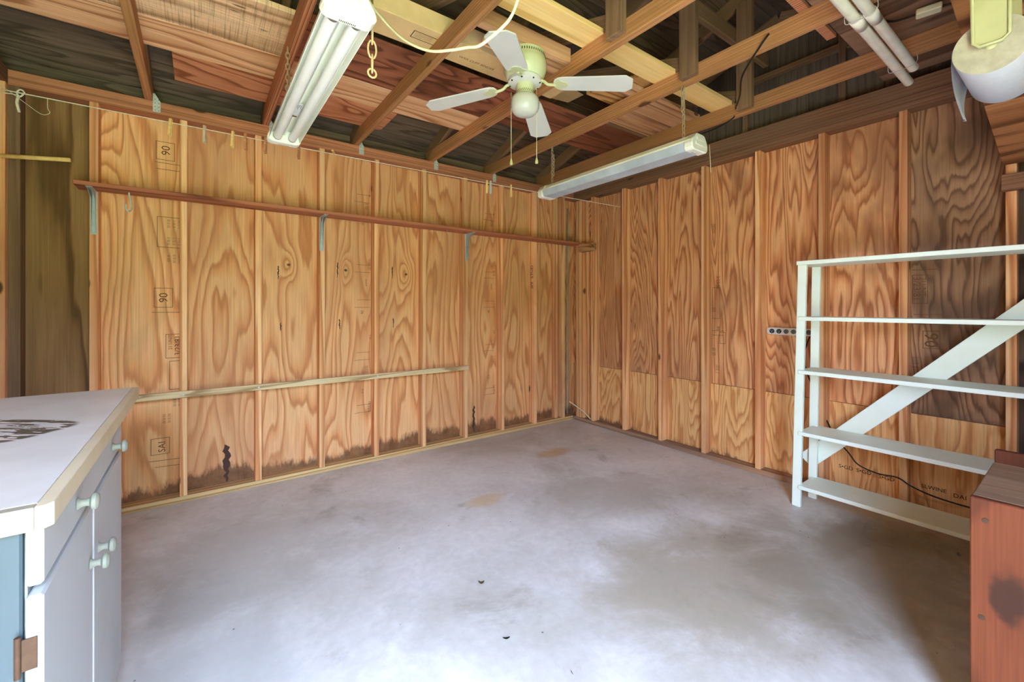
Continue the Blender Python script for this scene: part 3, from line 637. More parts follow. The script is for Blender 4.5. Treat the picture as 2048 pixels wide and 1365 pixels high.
# ------------------------------------------------------------------ rail strip along the studs
rl = empty('wood_rail', (0.75, YW, 0.68), 'narrow weathered wooden rail screwed across the left wall studs', 'rail')
bar('strip', (-0.55, YW - 0.0105, 0.680), (1.97, YW - 0.0105, 0.674), 0.020, 0.040, M_railY, rl)
for xr in [-0.059 + 0.4064 * n for n in range(6)]:
    lathe('screw', [(0.006, 0.0), (0.006, 0.002)], (xr - 0.019, YW - 0.0215, 0.678), M_steel, rl, 10, Matrix.Rotation(R(90), 4, 'X'))

# ------------------------------------------------------------------ clothesline and pegs
p0, p1 = Vector((XS, 3.296, 2.333)), Vector((XW - 0.004, 2.733, 2.192))
cl = empty('clothesline', p0, 'thin white clothesline strung along the top of the left wall', 'clothesline')
tube('line', [p0 + (p1 - p0) * (k / 12) + Vector((0, 0, -0.012 * math.sin(math.pi * k / 12))) for k in range(13)], 0.0030, M_rope, cl, 6)
def on_line(x): t = (x - p0.x) / (p1.x - p0.x); q = p0 + (p1 - p0) * t; q.z -= 0.012 * math.sin(math.pi * t); return q
q = on_line(-0.745)
tube('knot', [q + Vector(v) for v in ((0.012, 0, 0.012), (0.0, -0.004, 0.016), (-0.012, 0, 0.0), (-0.004, 0.004, -0.018), (0.010, 0, -0.004), (0.014, 0, 0.01))], 0.004, M_rope, cl, 6)
tube('loose_end', [q + Vector(v) for v in ((-0.006, 0, -0.014), (-0.012, 0, -0.05), (-0.008, 0, -0.08), (-0.004, 0, -0.10))], 0.006, M_rope, cl, 6)
tube('loose_end', [q + Vector(v) for v in ((-0.004, 0, -0.015), (-0.03, -0.01, -0.016), (-0.062, 0.0, -0.018))], 0.0028, M_rope, cl, 6)
q = on_line(-0.645)
tube('loose_end', [q + Vector(v) for v in ((0.0, 0, 0), (0.0, 0, -0.05), (0.008, 0, -0.075), (-0.02, 0.0, -0.09), (-0.07, 0.0, -0.055), (-0.16, 0, 0.02))], 0.0013, M_rope, cl, 5)
q = on_line(3.26); tube('loose_end', [q, q + Vector((-0.02, 0, 0.002)), q + Vector((-0.035, 0, -0.02)), q + Vector((-0.04, 0, -0.06))], 0.0022, M_rope, cl, 6)
def peg(x, mat, tilt, lab, flip=1):
    q = on_line(x)
    e = empty('clothes_peg', q, lab, 'clothes peg', 'clothes pegs on the line')
    for s in (-1, 1):
        bm = bmesh.new(); pts = [(s * 0.001, 0.016), (s * 0.007, 0.016), (s * 0.0085, -0.01), (s * 0.012, -0.062), (s * 0.006, -0.064), (s * 0.0015, -0.015)]
        a = [bm.verts.new((p[0], -0.005, p[1])) for p in pts]; c = [bm.verts.new((p[0], 0.005, p[1])) for p in pts]
        bm.faces.new(a); bm.faces.new(c[::-1])
        for i in range(6): j = (i + 1) % 6; bm.faces.new((a[i], a[j], c[j], c[i]))
        link('prong', mesh(bm, 'prong'), mat, e, q)
    bm = bmesh.new(); addtube(bm, [Vector((0.011 * math.cos(a), 0.0055 * math.sin(a), -0.018)) for a in [k * math.pi / 4 for k in range(8)]], 0.0014, 5, True)
    link('spring', mesh(bm, 'spring', True), M_steel, e, q)
    e.rotation_euler = (0, R(tilt), R(70)); e.scale = (1.3, 1.3, 1.3)
pegs = [(-0.133, M_peg, 6, 'pale wooden peg under the leftmost steel truss tie'), (0.028, M_pegold, -2, 'grey bleached wooden peg, second from the left on the line'),
        (0.170, M_peg, 7, 'yellow wooden peg, third from the left on the line'), (0.236, M_pegred, -1, 'small reddish peg close to the third peg'),
        (0.345, M_pegred, 12, 'reddish peg behind the left edge of the two-tube light'), (0.535, M_pegred, 18, 'tilted peg behind the right edge of the two-tube light'),
        (0.745, M_peg, 80, 'small peg lying along the line, left of the second truss tie'), (1.885, M_peg, -12, 'wooden peg leaning beside the pale blue plastic peg'),
        (1.918, M_pegblue, 0, 'pale blue plastic peg on the line'), (2.105, M_peg, 2, 'rightmost wooden peg on the line, below the fifth truss')]
for a in pegs: peg(*a)
o = tube('wooden_rod', [(-0.812, 3.30, 1.995), (-0.555, 3.25, 2.012)], 0.011, M_peg, None, 12, False); tag(o, 'pale wooden rod sticking out from the dark left corner', 'rod')

# ------------------------------------------------------------------ corner conduit and cable
o = tube('conduit_pipe', [(3.262, 3.43, 2.30), (3.25, 3.425, 1.5), (3.235, 3.415, 0.8), (3.222, 3.40, 0.06)], 0.007, M_conduit, None, 8); tag(o, 'thin grey conduit standing in the wall corner', 'conduit')
o = tube('white_cable', [(3.225, 3.365, 0.20), (3.245, 3.30, 0.17), (3.275, 3.20, 0.115), (3.289, 3.115, 0.055)], 0.005, M_cord, None, 8); tag(o, 'short white cable slanting down at the foot of the corner', 'cable')

# ------------------------------------------------------------------ base cabinet and countertop
CX, CY0, CY1 = -0.200, 0.992, 1.835
cb = empty('base_cabinet', (-0.5, 1.4, 0), 'grey painted base cabinet with round knobs in the left foreground', 'cabinet')
box('carcass', XS + 0.002, CX - 0.022, CY0 + 0.02, CY1 - 0.01, 0.0, 0.876, M_cab, cb, 0.002)
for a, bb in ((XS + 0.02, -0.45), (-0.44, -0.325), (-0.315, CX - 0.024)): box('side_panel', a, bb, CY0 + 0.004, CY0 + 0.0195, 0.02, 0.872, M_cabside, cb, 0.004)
def knob(y, z, par):
    o = lathe('knob', [(0.013, 0.0), (0.009, 0.004), (0.007, 0.012), (0.009, 0.018), (0.0165, 0.022), (0.017, 0.028), (0.012, 0.032), (0.0, 0.033)], (CX + 0.001, y, z), M_knob, par, 20, Matrix.Rotation(R(90), 4, 'Y'))
dr = box('drawer', CX - 0.020, CX, CY0, CY1, 0.783, 0.874, M_cab, cb, 0.006); knob(1.66, 0.824, dr); knob(1.225, 0.824, dr)
d1 = box('door', CX - 0.020, CX, CY0, 1.386, 0.10, 0.768, M_cab, cb, 0.005); knob(1.352, 0.640, d1)
d2 = box('door', CX - 0.020, CX + 0.001, 1.391, CY1, 0.10, 0.768, M_cab, cb, 0.005); knob(1.448, 0.634, d2)
h = box('hinge', CX - 0.028, CX - 0.006, CY0 - 0.003, CY0 - 0.0005, 0.655, 0.705, M_rust, d1, 0.001)
lathe('hinge_pin', [(0.004, -0.032), (0.004, 0.032)], (CX - 0.027, CY0 - 0.004, 0.68), M_rust, d1, 10)
ct = empty('countertop', (-0.5, 1.6, 0.9), 'worn white countertop with peeled dark patches', 'countertop')
def counter_mat():
    t = NT('countertop_laminate'); tc = t.n('ShaderNodeTexCoord'); g = t.n('ShaderNodeNewGeometry'); sp = t.n('ShaderNodeSeparateXYZ'); t.l(g.outputs['Position'], sp.inputs[0])
    P = tc.outputs['Object']; f = t.noise(P, 3, 5, 0.6)
    col = t.ramp(f, [(0.3, lin((206, 202, 194))), (0.65, lin((226, 224, 220)))])
    ss = t.math('SUBTRACT', t.math('MULTIPLY', sp.outputs[0], 0.78), t.math('MULTIPLY', sp.outputs[1], 0.62))
    tt = t.math('ADD', t.math('MULTIPLY', sp.outputs[0], 0.62), t.math('MULTIPLY', sp.outputs[1], 0.78))
    cst = t.n('ShaderNodeCombineXYZ'); t.l(t.math('MULTIPLY', ss, 10), cst.inputs[0]); t.l(t.math('MULTIPLY', tt, 52), cst.inputs[1])
    n = t.noise(cst.outputs[0], 1.0, 5, 0.65, 0.4)
    dx = t.math('DIVIDE', t.math('ADD', ss, 1.385), 0.205); dy = t.math('DIVIDE', t.math('SUBTRACT', tt, 1.012), 0.112)
    d = t.math('ADD', t.math('POWER', t.math('ABSOLUTE', dx), 4.0), t.math('POWER', t.math('ABSOLUTE', dy), 4.0))
    inside = t.rng(d, 0.75, 1.1, 1, 0)
    edge = t.rng(t.math('ABSOLUTE', t.math('SUBTRACT', d, 0.75)), 0.0, 0.5, 0.07, 0)
    k = t.math('MULTIPLY', inside, t.rng(t.math('ADD', n, edge), 0.50, 0.535, 0, 1))
    col = t.mix(k, col, lin((98, 88, 78)))
    return t.done(col, 0.38, 0.4)
box('top', XS + 0.002, -0.2075, 0.995, 2.20, 0.8775, 0.914, counter_mat(), ct, 0.001)
prism('front_trim', [(-0.207, 0.977), (-0.196, 0.977), (-0.187, 0.988), (-0.187, 2.185), (-0.195, 2.20), (-0.207, 2.20)], 'z', 0.8765, 0.9135, M_cream, ct, 0.001)
prism('end_trim', [(XS + 0.002, 0.975), (-0.2073, 0.975), (-0.2073, 0.9945), (XS + 0.002, 0.9945)], 'z', 0.8765, 0.9135, M_endtrim, ct, 0.001)

# ------------------------------------------------------------------ white shelving unit
su = empty('shelving_unit', (3.08, 0.35, 0), 'white painted open shelving unit with a diagonal brace by the right wall', 'shelving unit')
SX0, SX1, SY1, SY0 = 2.945, 3.200, 1.092, -0.45
for ya in (SY1 - 0.046, SY0):
    lean = 0.022 if ya > 0 else 0.0
    for x0, dy in ((2.960, 0.028), (3.165, 0.012)):
        bar('post', (x0 + 0.012, ya + 0.023 + dy, 0.0005), (x0 + 0.012, ya + 0.023 + dy - lean - (0.012 if dy > .02 else 0), 1.478), 0.046, 0.024, M_white, su, up=(1, 0, 0), bevel=0.002)
box('top_board', 2.952, 3.195, SY0 - 0.01, SY1 - 0.001, 1.4795, 1.503, M_white, su, 0.002)
for zz in (1.160, 0.836, 0.462, 0.134): box('shelf', SX0, 3.193, SY0 - 0.01, SY1 - 0.012, zz - 0.019, zz + 0.0035, M_white, su, 0.002)
bar('diagonal_brace', (3.211, 1.13, 0.215), (3.211, -0.40, 1.86 - 0.02), 0.016, 0.100, M_white, su, bevel=0.002)

# power strip on the right wall with its cord
ps = empty('power_strip', (3.36, 1.27, 1.05), 'grey metal outlet strip fixed level on the right wall', 'power strip')
pb = [( -0.163, 0), (-0.158, 0.018), (-0.145, 0.0255), (0.163, 0.0255), (0.163, -0.0255), (-0.145, -0.0255), (-0.158, -0.018)]
prism('strip_body', [(1.272 - a, 1.049 + b_) for a, b_ in pb], 'x', XP - 0.030, XP - 0.001, M_alu, ps, 0.002)
for k in range(6):
    yk = 1.398 - 0.0465 * k
    o = lathe('outlet', [(0.0165, 0.0), (0.0165, 0.0025), (0.0, 0.0025)], (XP - 0.0302, yk, 1.049), M_black if k < 2 else M_outgrey, ps, 16, Matrix.Rotation(R(-90), 4, 'Y'))
    bm = bmesh.new(); addbox(bm, -0.0006, 0, -0.006, -0.0045, -0.001, 0.007); addbox(bm, -0.0006, 0, 0.0045, 0.006, -0.001, 0.007); addbox(bm, -0.0006, 0, -0.002, 0.002, -0.009, -0.005)
    link('slots', mesh(bm, 'slots'), M_sticker if k < 2 else M_slot, o, (XP - 0.0329, yk, 1.049))
box('switch', XP - 0.033, XP - 0.0302, 1.122, 1.130, 1.036, 1.062, M_black, ps, 0.0005)
o = tube('drooping_cord', [(3.372, 1.165, 1.022), (3.372, 1.20, 0.86), (3.372, 1.14, 0.646), (3.372, 1.112, 0.53), (3.33, 1.055, 0.48), (3.265, 0.99, 0.40), (3.265, 0.917, 0.314), (3.27, 0.87, 0.254), (3.275, 0.778, 0.228), (3.282, 0.69, 0.23), (3.282, 0.63, 0.2), (3.30, 0.538, 0.169), (3.33, 0.42, 0.15), (3.34, 0.30, 0.15)], 0.0045, M_black, None, 8)
tag(o, 'black power cord drooping down the wall behind the white shelves', 'cord')

# ------------------------------------------------------------------ workbench, right foreground
wb = empty('workbench', (2.0, -0.2, 0), 'reddish wooden bench end with a big dark knot in the right foreground', 'workbench')
box('front_board', 1.760, 1.785, -0.74, 0.215, 0.0005, 0.690, M_bench, wb, 0.003)
box('top', 1.786, 2.215, -0.74, 0.214, 0.655, 0.6895, M_benchtop, wb, 0.003)
box('backsplash', 2.2155, 2.240, -0.74, 0.212, 0.30, 0.732, M_bench, wb, 0.003)
box('leg', 1.80, 1.87, 0.12, 0.19, 0.0005, 0.6545, M_bench, wb, 0.003); box('leg', 2.12, 2.19, 0.12, 0.19, 0.0005, 0.6545, M_bench, wb, 0.003)
for yy, zz in ((0.185, 0.632), (0.192, 0.36)):
    lathe('screw', [(0.007, 0), (0.007, 0.0015), (0, 0.0015)], (1.7598, yy, zz), M_rust, wb, 10, Matrix.Rotation(R(-90), 4, 'Y'))

# ------------------------------------------------------------------ sloping plank panel, upper right
pp = empty('plank_panel', (2.5, -0.2, 2.1), 'sloping panel of brown planks in the upper right corner', 'plank panel')
def pz(x): return 2.273 - (x - 1.70) * 0.2165
for a, bb in ((1.70, 2.16), (2.163, 2.66), (2.664, 2.935), (2.941, 3.262)):
    prism('plank', [(a, pz(a)), (bb, pz(bb)), (bb, pz(bb) + 0.02), (a, pz(a) + 0.02)], 'y', -0.72, 0.283, M_oldplankY, pp, 0.0015)
# paper towel holder and roll
RX0, RX1, RY, RZ, RR = 1.69, 1.965, 0.168, 1.918, 0.073
hd = empty('towel_holder', (1.8, RY, 2.2), 'pale yellow plastic towel holder hanging from the plank panel', 'towel holder')
for xx, s in ((RX0 - 0.016, 1), (RX1 + 0.004, -1)):
    pts = [(RY - 0.034, 2.262 if s > 0 else 2.19), (RY + 0.036, 2.262 if s > 0 else 2.19), (RY + 0.030, RZ + 0.01), (RY + 0.018, RZ - 0.002), (RY - 0.022, RZ - 0.002), (RY - 0.034, RZ + 0.01)]
    prism('arm', pts, 'x', xx, xx + 0.012, M_plast, hd, 0.002)
    if s > 0:
        q = [(RY + (y_ - RY) * 1.0, z_) for y_, z_ in pts]; bm = bmesh.new()
        addtube(bm, [Vector((0, y_ - RY, z_ - 2.2)) for y_, z_ in q], 0.0045, 6, True); link('rim', mesh(bm, 'rim', True), M_plast, hd, (xx, RY, 2.2))
bm = bmesh.new(); addlathe(bm, [(0.012, RX0 - 0.0035 - 1.8), (0.012, RX1 + 0.0035 - 1.8)], 14, Matrix.Rotation(R(90), 4, 'Y')); link('spindle', mesh(bm, 'spindle', True), M_plast, hd, (1.8, RY, RZ))
rl = empty('paper_towel_roll', (1.8, RY, RZ), 'white paper towel roll with a loose torn sheet on the holder', 'paper towels')
My = Matrix.Rotation(R(90), 4, 'Y')
bm = bmesh.new(); c0, c1 = RX0 - 1.8, RX1 - 1.8; addlathe(bm, [(0.019, c0 + 0.0005), (RR - 0.001, c0 + 0.0005), (RR, c0 + 0.002), (RR, c1 - 0.002), (RR - 0.001, c1), (0.019, c1)], 48, My, cap=False)
addlathe(bm, [(0.019, c1), (0.019, c0 + 0.0005)], 48, My, cap=False)
o = link('roll', mesh(bm, 'roll', True), M_paper, rl, (1.8, RY, RZ)); o.data.set_sharp_from_angle(angle=R(40))
bm = bmesh.new(); addlathe(bm, [(0.0002, c0 - 0.0012), (RR - 0.001, c0 - 0.0012), (RR - 0.001, c0 + 0.0003), (0.0002, c0 + 0.0003)], 48, My, cap=False)
link('roll_end', mesh(bm, 'roll_end'), M_paperend, rl, (1.8, RY, RZ))
bm = bmesh.new(); cols = 8; rows = 14; vv = []
for i in range(rows):
    t_ = i / (rows - 1); ang = R(100) - t_ * R(150)
    row = []
    for j in range(cols):
        s_ = j / (cols - 1); wide = 0.26 * (1 if t_ < 0.55 else max(0.10, 1 - (t_ - 0.55) * 2.6)); x_ = RX0 + 0.004 + (0.26 - wide) * 0.9 * (1 if t_ > .55 else 0) + wide * s_
        if t_ < 0.45: yy_ = RY + (RR + 0.002) * math.cos(ang - R(0)); zz_ = RZ + (RR + 0.002) * math.sin(ang)
        else:
            u_ = (t_ - 0.45) / 0.55; a0 = R(100) - 0.45 * R(150)
            yy_ = RY + (RR + 0.003) * math.cos(a0) + 0.020 * math.sin(u_ * 2.4) + 0.004 * math.sin(9 * s_ + u_ * 3); zz_ = RZ + RR * math.sin(a0) - 0.155 * u_
        row.append(bm.verts.new((x_, yy_, zz_)))
    vv.append(row)
for i in range(rows - 1):
    for j in range(cols - 1): bm.faces.new((vv[i][j], vv[i][j + 1], vv[i + 1][j + 1], vv[i + 1][j]))
bmesh.ops.solidify(bm, geom=bm.faces[:], thickness=0.0008)
bmesh.ops.translate(bm, verts=bm.verts, vec=(-1.8, -RY, -RZ))
link('loose_sheet', mesh(bm, 'loose_sheet', True), M_paper, rl, (1.8, RY, RZ))

# ------------------------------------------------------------------ ceiling fan
FX, FY = 1.352, 1.738
fn = empty('ceiling_fan', (FX, FY, 2.52), 'cream four-blade ceiling fan with a white globe light', 'ceiling fan')
box('mount_plate', FX - 0.24, FX + 0.24, FY - 0.035, FY + 0.06, 2.519, 2.529, M_oldplank, fn)
hs = lathe('housing', [(0.090, 2.5185), (0.103, 2.517), (0.105, 2.508), (0.104, 2.486), (0.109, 2.478), (0.1115, 2.46), (0.110, 2.435), (0.102, 2.412), (0.090, 2.396), (0.082, 2.391), (0.0, 2.3905)], (FX, FY, 0), M_fan, fn, 48)
bm = bmesh.new()
for k in range(56):
    a = 2 * math.pi * k / 56; M = Matrix.Rotation(a, 4, 'Z') @ Matrix.Translation((0.1047, 0, 2.497))
    v = [bm.verts.new(M @ Vector(p)) for p in ((0.0006, -0.0022, -0.006), (0.0006, 0.0022, -0.006), (0.0006, 0.0022, 0.006), (0.0006, -0.0022, 0.006))]; bm.faces.new(v)
link('vent_slots', mesh(bm, 'vent_slots'), M_slot, hs, (FX, FY, 0))
lathe('hub', [(0.074, 2.3903), (0.086, 2.388), (0.086, 2.372), (0.070, 2.366), (0.046, 2.364), (0.0, 2.364)], (FX, FY, 0), M_blade, fn, 40)
nk = lathe('light_neck', [(0.044, 2.3638), (0.0455, 2.355), (0.0455, 2.318), (0.043, 2.3095), (0.0, 2.3095)], (FX, FY, 0), M_fan, fn, 32)
bm = bmesh.new()
for k in range(26):
    for r_ in range(2):
        a = 2 * math.pi * (k + 0.5 * r_) / 26; M = Matrix.Rotation(a, 4, 'Z') @ Matrix.Translation((0.0459, 0, 2.320 + 0.006 * r_))
        bm.faces.new([bm.verts.new(M @ Vector(p)) for p in ((0, -0.0018, -0.002), (0, 0.0018, -0.002), (0, 0.0018, 0.002), (0, -0.0018, 0.002))])
link('vent_slots', mesh(bm, 'vent_slots'), M_slot, nk, (FX, FY, 0))
lathe('globe', [(0.040, 2.3105), (0.050, 2.309), (0.064, 2.301), (0.0715, 2.288), (0.0735, 2.268), (0.0725, 2.248), (0.066, 2.229), (0.052, 2.215), (0.033, 2.208), (0.0, 2.205)], (FX, FY, 0), M_globe, fn, 40)
def blade(ang):
    ro = Matrix.Rotation(R(ang), 4, 'Z') @ Matrix.Translation((0, 0, 2.371)) @ Matrix.Rotation(R(6.8), 4, 'Y') @ Matrix.Rotation(R(-4), 4, 'X')
    half = [(0.150, 0.012), (0.158, 0.036), (0.175, 0.049), (0.20, 0.054), (0.36, 0.060), (0.495, 0.066), (0.505, 0.065), (0.537, 0.036)]
    pts = half + [(x_, -y_) for x_, y_ in half[::-1]]
    bm = bmesh.new(); a = [bm.verts.new(ro @ Vector((x_, y_, 0.003))) for x_, y_ in pts]; c = [bm.verts.new(ro @ Vector((x_, y_, -0.003))) for x_, y_ in pts]
    bm.faces.new(a); bm.faces.new(c[::-1])
    for i in range(len(pts)): j = (i + 1) % len(pts); bm.faces.new((a[i], a[j], c[j], c[i]))
    b_ = link('blade', mesh(bm, 'blade'), M_blade, fn, (FX, FY, 0))
    bm = bmesh.new(); rz = Matrix.Rotation(R(ang), 4, 'Z')
    addtube(bm, catmull([rz @ Vector(p) for p in ((0.078, 0, 2.378), (0.098, 0, 2.372), (0.115, 0, 2.356), (0.135, 0, 2.350), (0.16, 0, 2.347))], 4), 0.0075, 8)
    half = [(0.150, 0.014), (0.165, 0.036), (0.182, 0.046), (0.190, 0.030), (0.215, 0.020), (0.222, 0.008)]; pts = half + [(x_, -y_) for x_, y_ in half[::-1]]
    a = [bm.verts.new(ro @ Vector((x_, y_, -0.0032))) for x_, y_ in pts]; c = [bm.verts.new(ro @ Vector((x_, y_, -0.0065))) for x_, y_ in pts]
    bm.faces.new(a); bm.faces.new(c[::-1])
    for i in range(len(pts)): j = (i + 1) % len(pts); bm.faces.new((a[i], a[j], c[j], c[i]))
    link('blade_iron', mesh(bm, 'blade_iron'), M_fan, b_, (FX, FY, 0))
for k in range(4): blade(-49.5 + 90 * k)
bm = bmesh.new()
for k in range(8):
    a = R(-49.5 + 45 * k); addlathe(bm, [(0.0042, 2.3655), (0.0042, 2.3715)], 8, Matrix.Translation((0.078 * math.cos(a), 0.078 * math.sin(a), 0)))
link('hub_screws', mesh(bm, 'hub_screws'), M_slot, fn, (FX, FY, 0))
def pull(dx, dy, ztop, zbot):
    pc = tube('pull_chain', [(FX + dx, FY + dy, ztop), (FX + dx, FY + dy, zbot)], 0.0014, M_cord, fn, 6, False)
    lathe('pull_knob', [(0.0015, zbot + 0.03), (0.004, zbot + 0.025), (0.0085, zbot + 0.004), (0.0075, zbot - 0.003), (0.0, zbot - 0.006)], (FX + dx, FY + dy, 0), M_plast, pc, 14)
pull(-0.058, 0.040, 2.325, 1.957); pull(0.050, -0.034, 2.352, 1.965)

# ------------------------------------------------------------------ fluorescent shop lights
def shop_light(name, cx, y0, y1, zr, tubes, label):
    f_ = empty(name, (cx, (y0 + y1) / 2, zr), label, 'shop light', 'fluorescent shop lights')
    o = (cx, y0, zr)
    prof = [(-0.072, 0.0), (-0.066, 0.030), (-0.034, 0.052), (-0.034, 0.068), (0.034, 0.068), (0.034, 0.052), (0.066, 0.030), (0.072, 0.0), (0.0695, 0.0), (0.064, 0.028), (0.032, 0.049), (0.012, 0.049), (0.004, 0.028), (-0.004, 0.028), (-0.012, 0.049), (-0.032, 0.049), (-0.064, 0.028), (-0.0695, 0.0)]
    if not tubes: prof = [(-0.074, 0.022), (-0.074, 0.032), (-0.040, 0.040), (-0.034, 0.066), (0.034, 0.066), (0.040, 0.040), (0.074, 0.032), (0.074, 0.022)]
    prism('reflector', [(cx + a, zr + b_) for a, b_ in prof], 'y', y0 + 0.02, y1 - 0.02, M_lightw, f_)
    if tubes:
        for s in (-1, 1):
            bm = bmesh.new(); M = Matrix.Rotation(R(-90), 4, 'X'); L = y1 - y0
            addlathe(bm, [(0.010, 0.05), (0.0185, 0.056), (0.019, 0.07), (0.019, L - 0.07), (0.0185, L - 0.056), (0.010, L - 0.05)], 20, M)
            t_ = link('tube', mesh(bm, 'tube', True), M_tube, f_, (cx + s * 0.034, y0, zr + 0.014)); t_.data.set_sharp_from_angle(angle=R(40))
            bm = bmesh.new(); addlathe(bm, [(0.0193, L - 0.07), (0.0193, L - 0.056)], 20, M); addlathe(bm, [(0.0193, 0.056), (0.0193, 0.07)], 20, M)
            link('tube_cap', mesh(bm, 'tube_cap', True), M_brass, t_, (cx + s * 0.034, y0, zr + 0.014))
    else:
        lens = [(-0.070, 0.0215), (-0.058, -0.018), (-0.052, -0.022), (0.052, -0.022), (0.058, -0.018), (0.070, 0.0215)]
        prism('lens', [(cx + a, zr + b_) for a, b_ in lens], 'y', y0 + 0.045, y1 - 0.045, M_lens, f_)
    capp = [(-0.060, -0.012), (-0.076, 0.0), (-0.078, 0.014), (-0.070, 0.036), (-0.040, 0.060), (-0.030, 0.072), (0.030, 0.072), (0.040, 0.060), (0.070, 0.036), (0.078, 0.014), (0.076, 0.0), (0.060, -0.012)]
    if not tubes: capp = [(a, b_ - (0.014 if b_ < 0.01 else 0)) for a, b_ in capp]
    for ya, yb in ((y0, y0 + 0.052), (y1 - 0.052, y1)):
        c_ = prism('end_cap', [(cx + a, zr + b_) for a, b_ in capp], 'y', ya, yb, M_cap, f_, 0.005)
        yo = ya if ya == y0 else yb
        bm = bmesh.new()
        for k in range(10): addbox(bm, -0.024 + k * 0.005, -0.0215 + k * 0.005, 0.0, 0.0, -0.0, 0.0) if False else None
        for k in range(10):
            x_ = -0.024 + k * 0.005; bm.faces.new([bm.verts.new((x_ + dx, -0.004 + dy_, 0)) for dx, dy_ in ((0, 0), (0.0022, 0), (0.0022, 0.008), (0, 0.008))])
        link('vent_marks', mesh(bm, 'vent_marks'), M_slot, c_, (cx, (ya + yb) / 2 + 0.012, zr + capp[0][1] - 0.0004))
        sgn = -1 if ya == y0 else 1
        box('cap_ridge', cx - 0.045, cx + 0.045, yo - 0.004 if sgn < 0 else yo, yo if sgn < 0 else yo + 0.004, zr + 0.006, zr + 0.022, M_cap, c_, 0.002)
        box('cap_ridge', cx - 0.032, cx + 0.032, yo - 0.004 if sgn < 0 else yo, yo if sgn < 0 else yo + 0.004, zr + 0.032, zr + 0.048, M_cap, c_, 0.002)
    return f_
def chain(parent, x, y_, ztop, zbot, r=0.0028, link_h=0.034, mat=None, wid=0.009, name='chain'):
    bm = bmesh.new(); z = ztop; k = 0
    while z > zbot + 0.004:
        hh = min(link_h, z - zbot + 0.004); q = []
        for i in range(12):
            a = 2 * math.pi * i / 12; u_ = math.cos(a) * wid; v_ = math.sin(a) * hh / 2
            q.append(Vector((u_ if k % 2 else u_ * 0.25, 0 if k % 2 else u_, z - hh / 2 + v_ - zbot)))
        addtube(bm, q, r, 5, True); z -= link_h * 0.78; k += 1
    return link(name, mesh(bm, name, True), mat or M_chain, parent, (x, y_, zbot))
L1 = shop_light('shop_light', 0.358, 1.285, 2.535, 2.085, True, 'big two-tube white shop light hanging in the upper left')
box('label_sticker', 0.345, 0.372, 2.06, 2.19, 2.1125, 2.1128, M_sticker, L1, 0); box('label_sticker', 0.348, 0.368, 2.20, 2.215, 2.1120, 2.1125, M_stickred, L1, 0)
for k in range(5): box('label_print', 0.348 + 0.0045 * k, 0.350 + 0.0045 * k, 2.07, 2.10 + 0.014 * (k % 3), 2.1119, 2.1124, M_outgrey, L1, 0)
chain(L1, 0.345, 2.30, CB, 2.155); chain(L1, 0.352, 1.50, CB, 2.155)
chain(L1, 0.470, 1.44, 2.17, 2.00, 0.0035, 0.062, M_plchain, 0.014, 'loose_chain')
tube('chain_hook', [(0.38, 1.45, 2.155), (0.43, 1.44, 2.19), (0.468, 1.44, 2.17)], 0.002, M_steel, L1, 6)
L2 = shop_light('shop_light', 2.222, 1.290, 2.600, 2.105, False, 'long narrow white shop light hanging by the right wall')
chain(L2, 2.226, 2.515, CB, 2.172); chain(L2, 2.240, 2.515, CB - 0.06, 2.25); chain(L2, 2.226, 1.392, CB + 0.06, 2.172)
chain(L2, 2.214, 1.392, CB, 2.33)
tube('pull_string', [(2.290, 1.275, 2.125), (2.292, 1.268, 1.97)], 0.0016, M_cord, L2, 6, False)

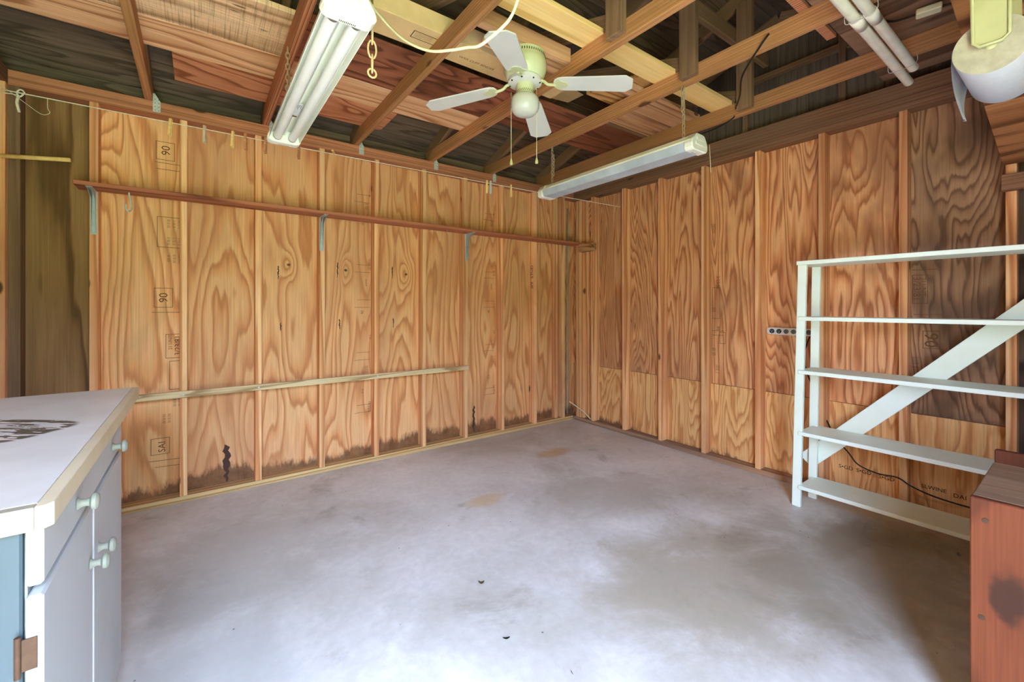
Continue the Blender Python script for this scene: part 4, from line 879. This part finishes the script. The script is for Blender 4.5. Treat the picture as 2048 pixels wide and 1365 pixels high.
# ------------------------------------------------------------------ loose cords
def at(u, v, d):
    a = (u - 1024) / 857.1; s, c = math.sin(0.6309994), math.cos(0.6309994)
    return Vector((s + c * a, c - s * a, 0)) * d + Vector((0, 0, 1.2257 + (613.7 - v) / 857.1 * d))
o = tube('extension_cord', [at(722, -30, 1.50), at(742, 8, 1.46), at(778, 52, 1.42), at(815, 84, 1.38), at(860, 102, 1.34), at(905, 100, 1.31), at(935, 95, 1.29), at(958, 92, 1.27), at(988, 70, 1.25), at(1018, 40, 1.24), at(1034, 5, 1.23), at(1044, -40, 1.22), at(1060, -120, 1.21)], 0.0068, M_cord, None, 10, True, 6, False, 0.6)
tag(o, 'thick cream extension cord swagged in front of the fan', 'cord')
o = tube('black_cable', [(2.20, 0.93, 2.53), (2.19, 0.96, 2.49), (2.3, 1.10, 2.44), (2.52, 1.22, 2.45), (2.838, 1.40, 2.53), (2.842, 1.42, 2.47), (2.75, 1.50, 2.40), (2.45, 1.45, 2.27), (2.27, 1.33, 2.185)], 0.0045, M_black, None, 8)
tag(o, 'black cable running from the trusses down to the far light', 'cable')
cc = empty('cord_connector', (2.62, 0.44, 2.555), 'cream plug connector on a black cord under the brown plywood', 'connector')
bar('connector_body', (2.615, 0.487, 2.545), (2.632, 0.405, 2.545), 0.05, 0.026, M_cord, cc, bevel=0.004)
tube('black_lead', [(2.615, 0.487, 2.545), (2.58, 0.56, 2.54), (2.50, 0.61, 2.55)], 0.005, M_black, cc, 8); tube('black_lead', [(2.632, 0.405, 2.545), (2.66, 0.32, 2.545), (2.70, 0.2, 2.55)], 0.005, M_black, cc, 8)

# ------------------------------------------------------------------ bits of debris on the floor
def leaf(name, x, y_, L, wd, ang, mat, lab, curl=0.004):
    bm = bmesh.new(); n = 6; top = []; bot = []
    for i in range(n + 1):
        t_ = i / n; ww = wd * math.sin(math.pi * (0.06 + 0.88 * t_)); z_ = 0.0012 + curl * (2 * t_ - 1) ** 2
        top.append(bm.verts.new((L * (t_ - 0.5), ww / 2, z_ + curl * 0.5))); bot.append(bm.verts.new((L * (t_ - 0.5), -ww / 2, z_)))
    for i in range(n): bm.faces.new((top[i], bot[i], bot[i + 1], top[i + 1]))
    bmesh.ops.solidify(bm, geom=bm.faces[:], thickness=0.0006)
    o = link(name, mesh(bm, name), mat, None, (x, y_, 0.0012), (0, 0, R(ang))); tag(o, lab, 'leaf' if 'leaf' in name else 'debris')
leaf('dry_leaf', 1.009, 1.610, 0.026, 0.012, -30, M_leaf, 'curled dry leaf in the middle of the bright floor', 0.007)
leaf('wood_sliver', 0.915, 1.287, 0.026, 0.007, -28, M_black, 'dark sliver lying on the floor below the dry leaf')
leaf('wood_sliver', 1.005, 1.035, 0.020, 0.003, 75, M_black, 'thin dark twig on the floor near the bottom edge')
leaf('paper_scrap', 3.019, 0.405, 0.022, 0.015, 10, M_paper, 'small white scrap on the floor under the bottom shelf')
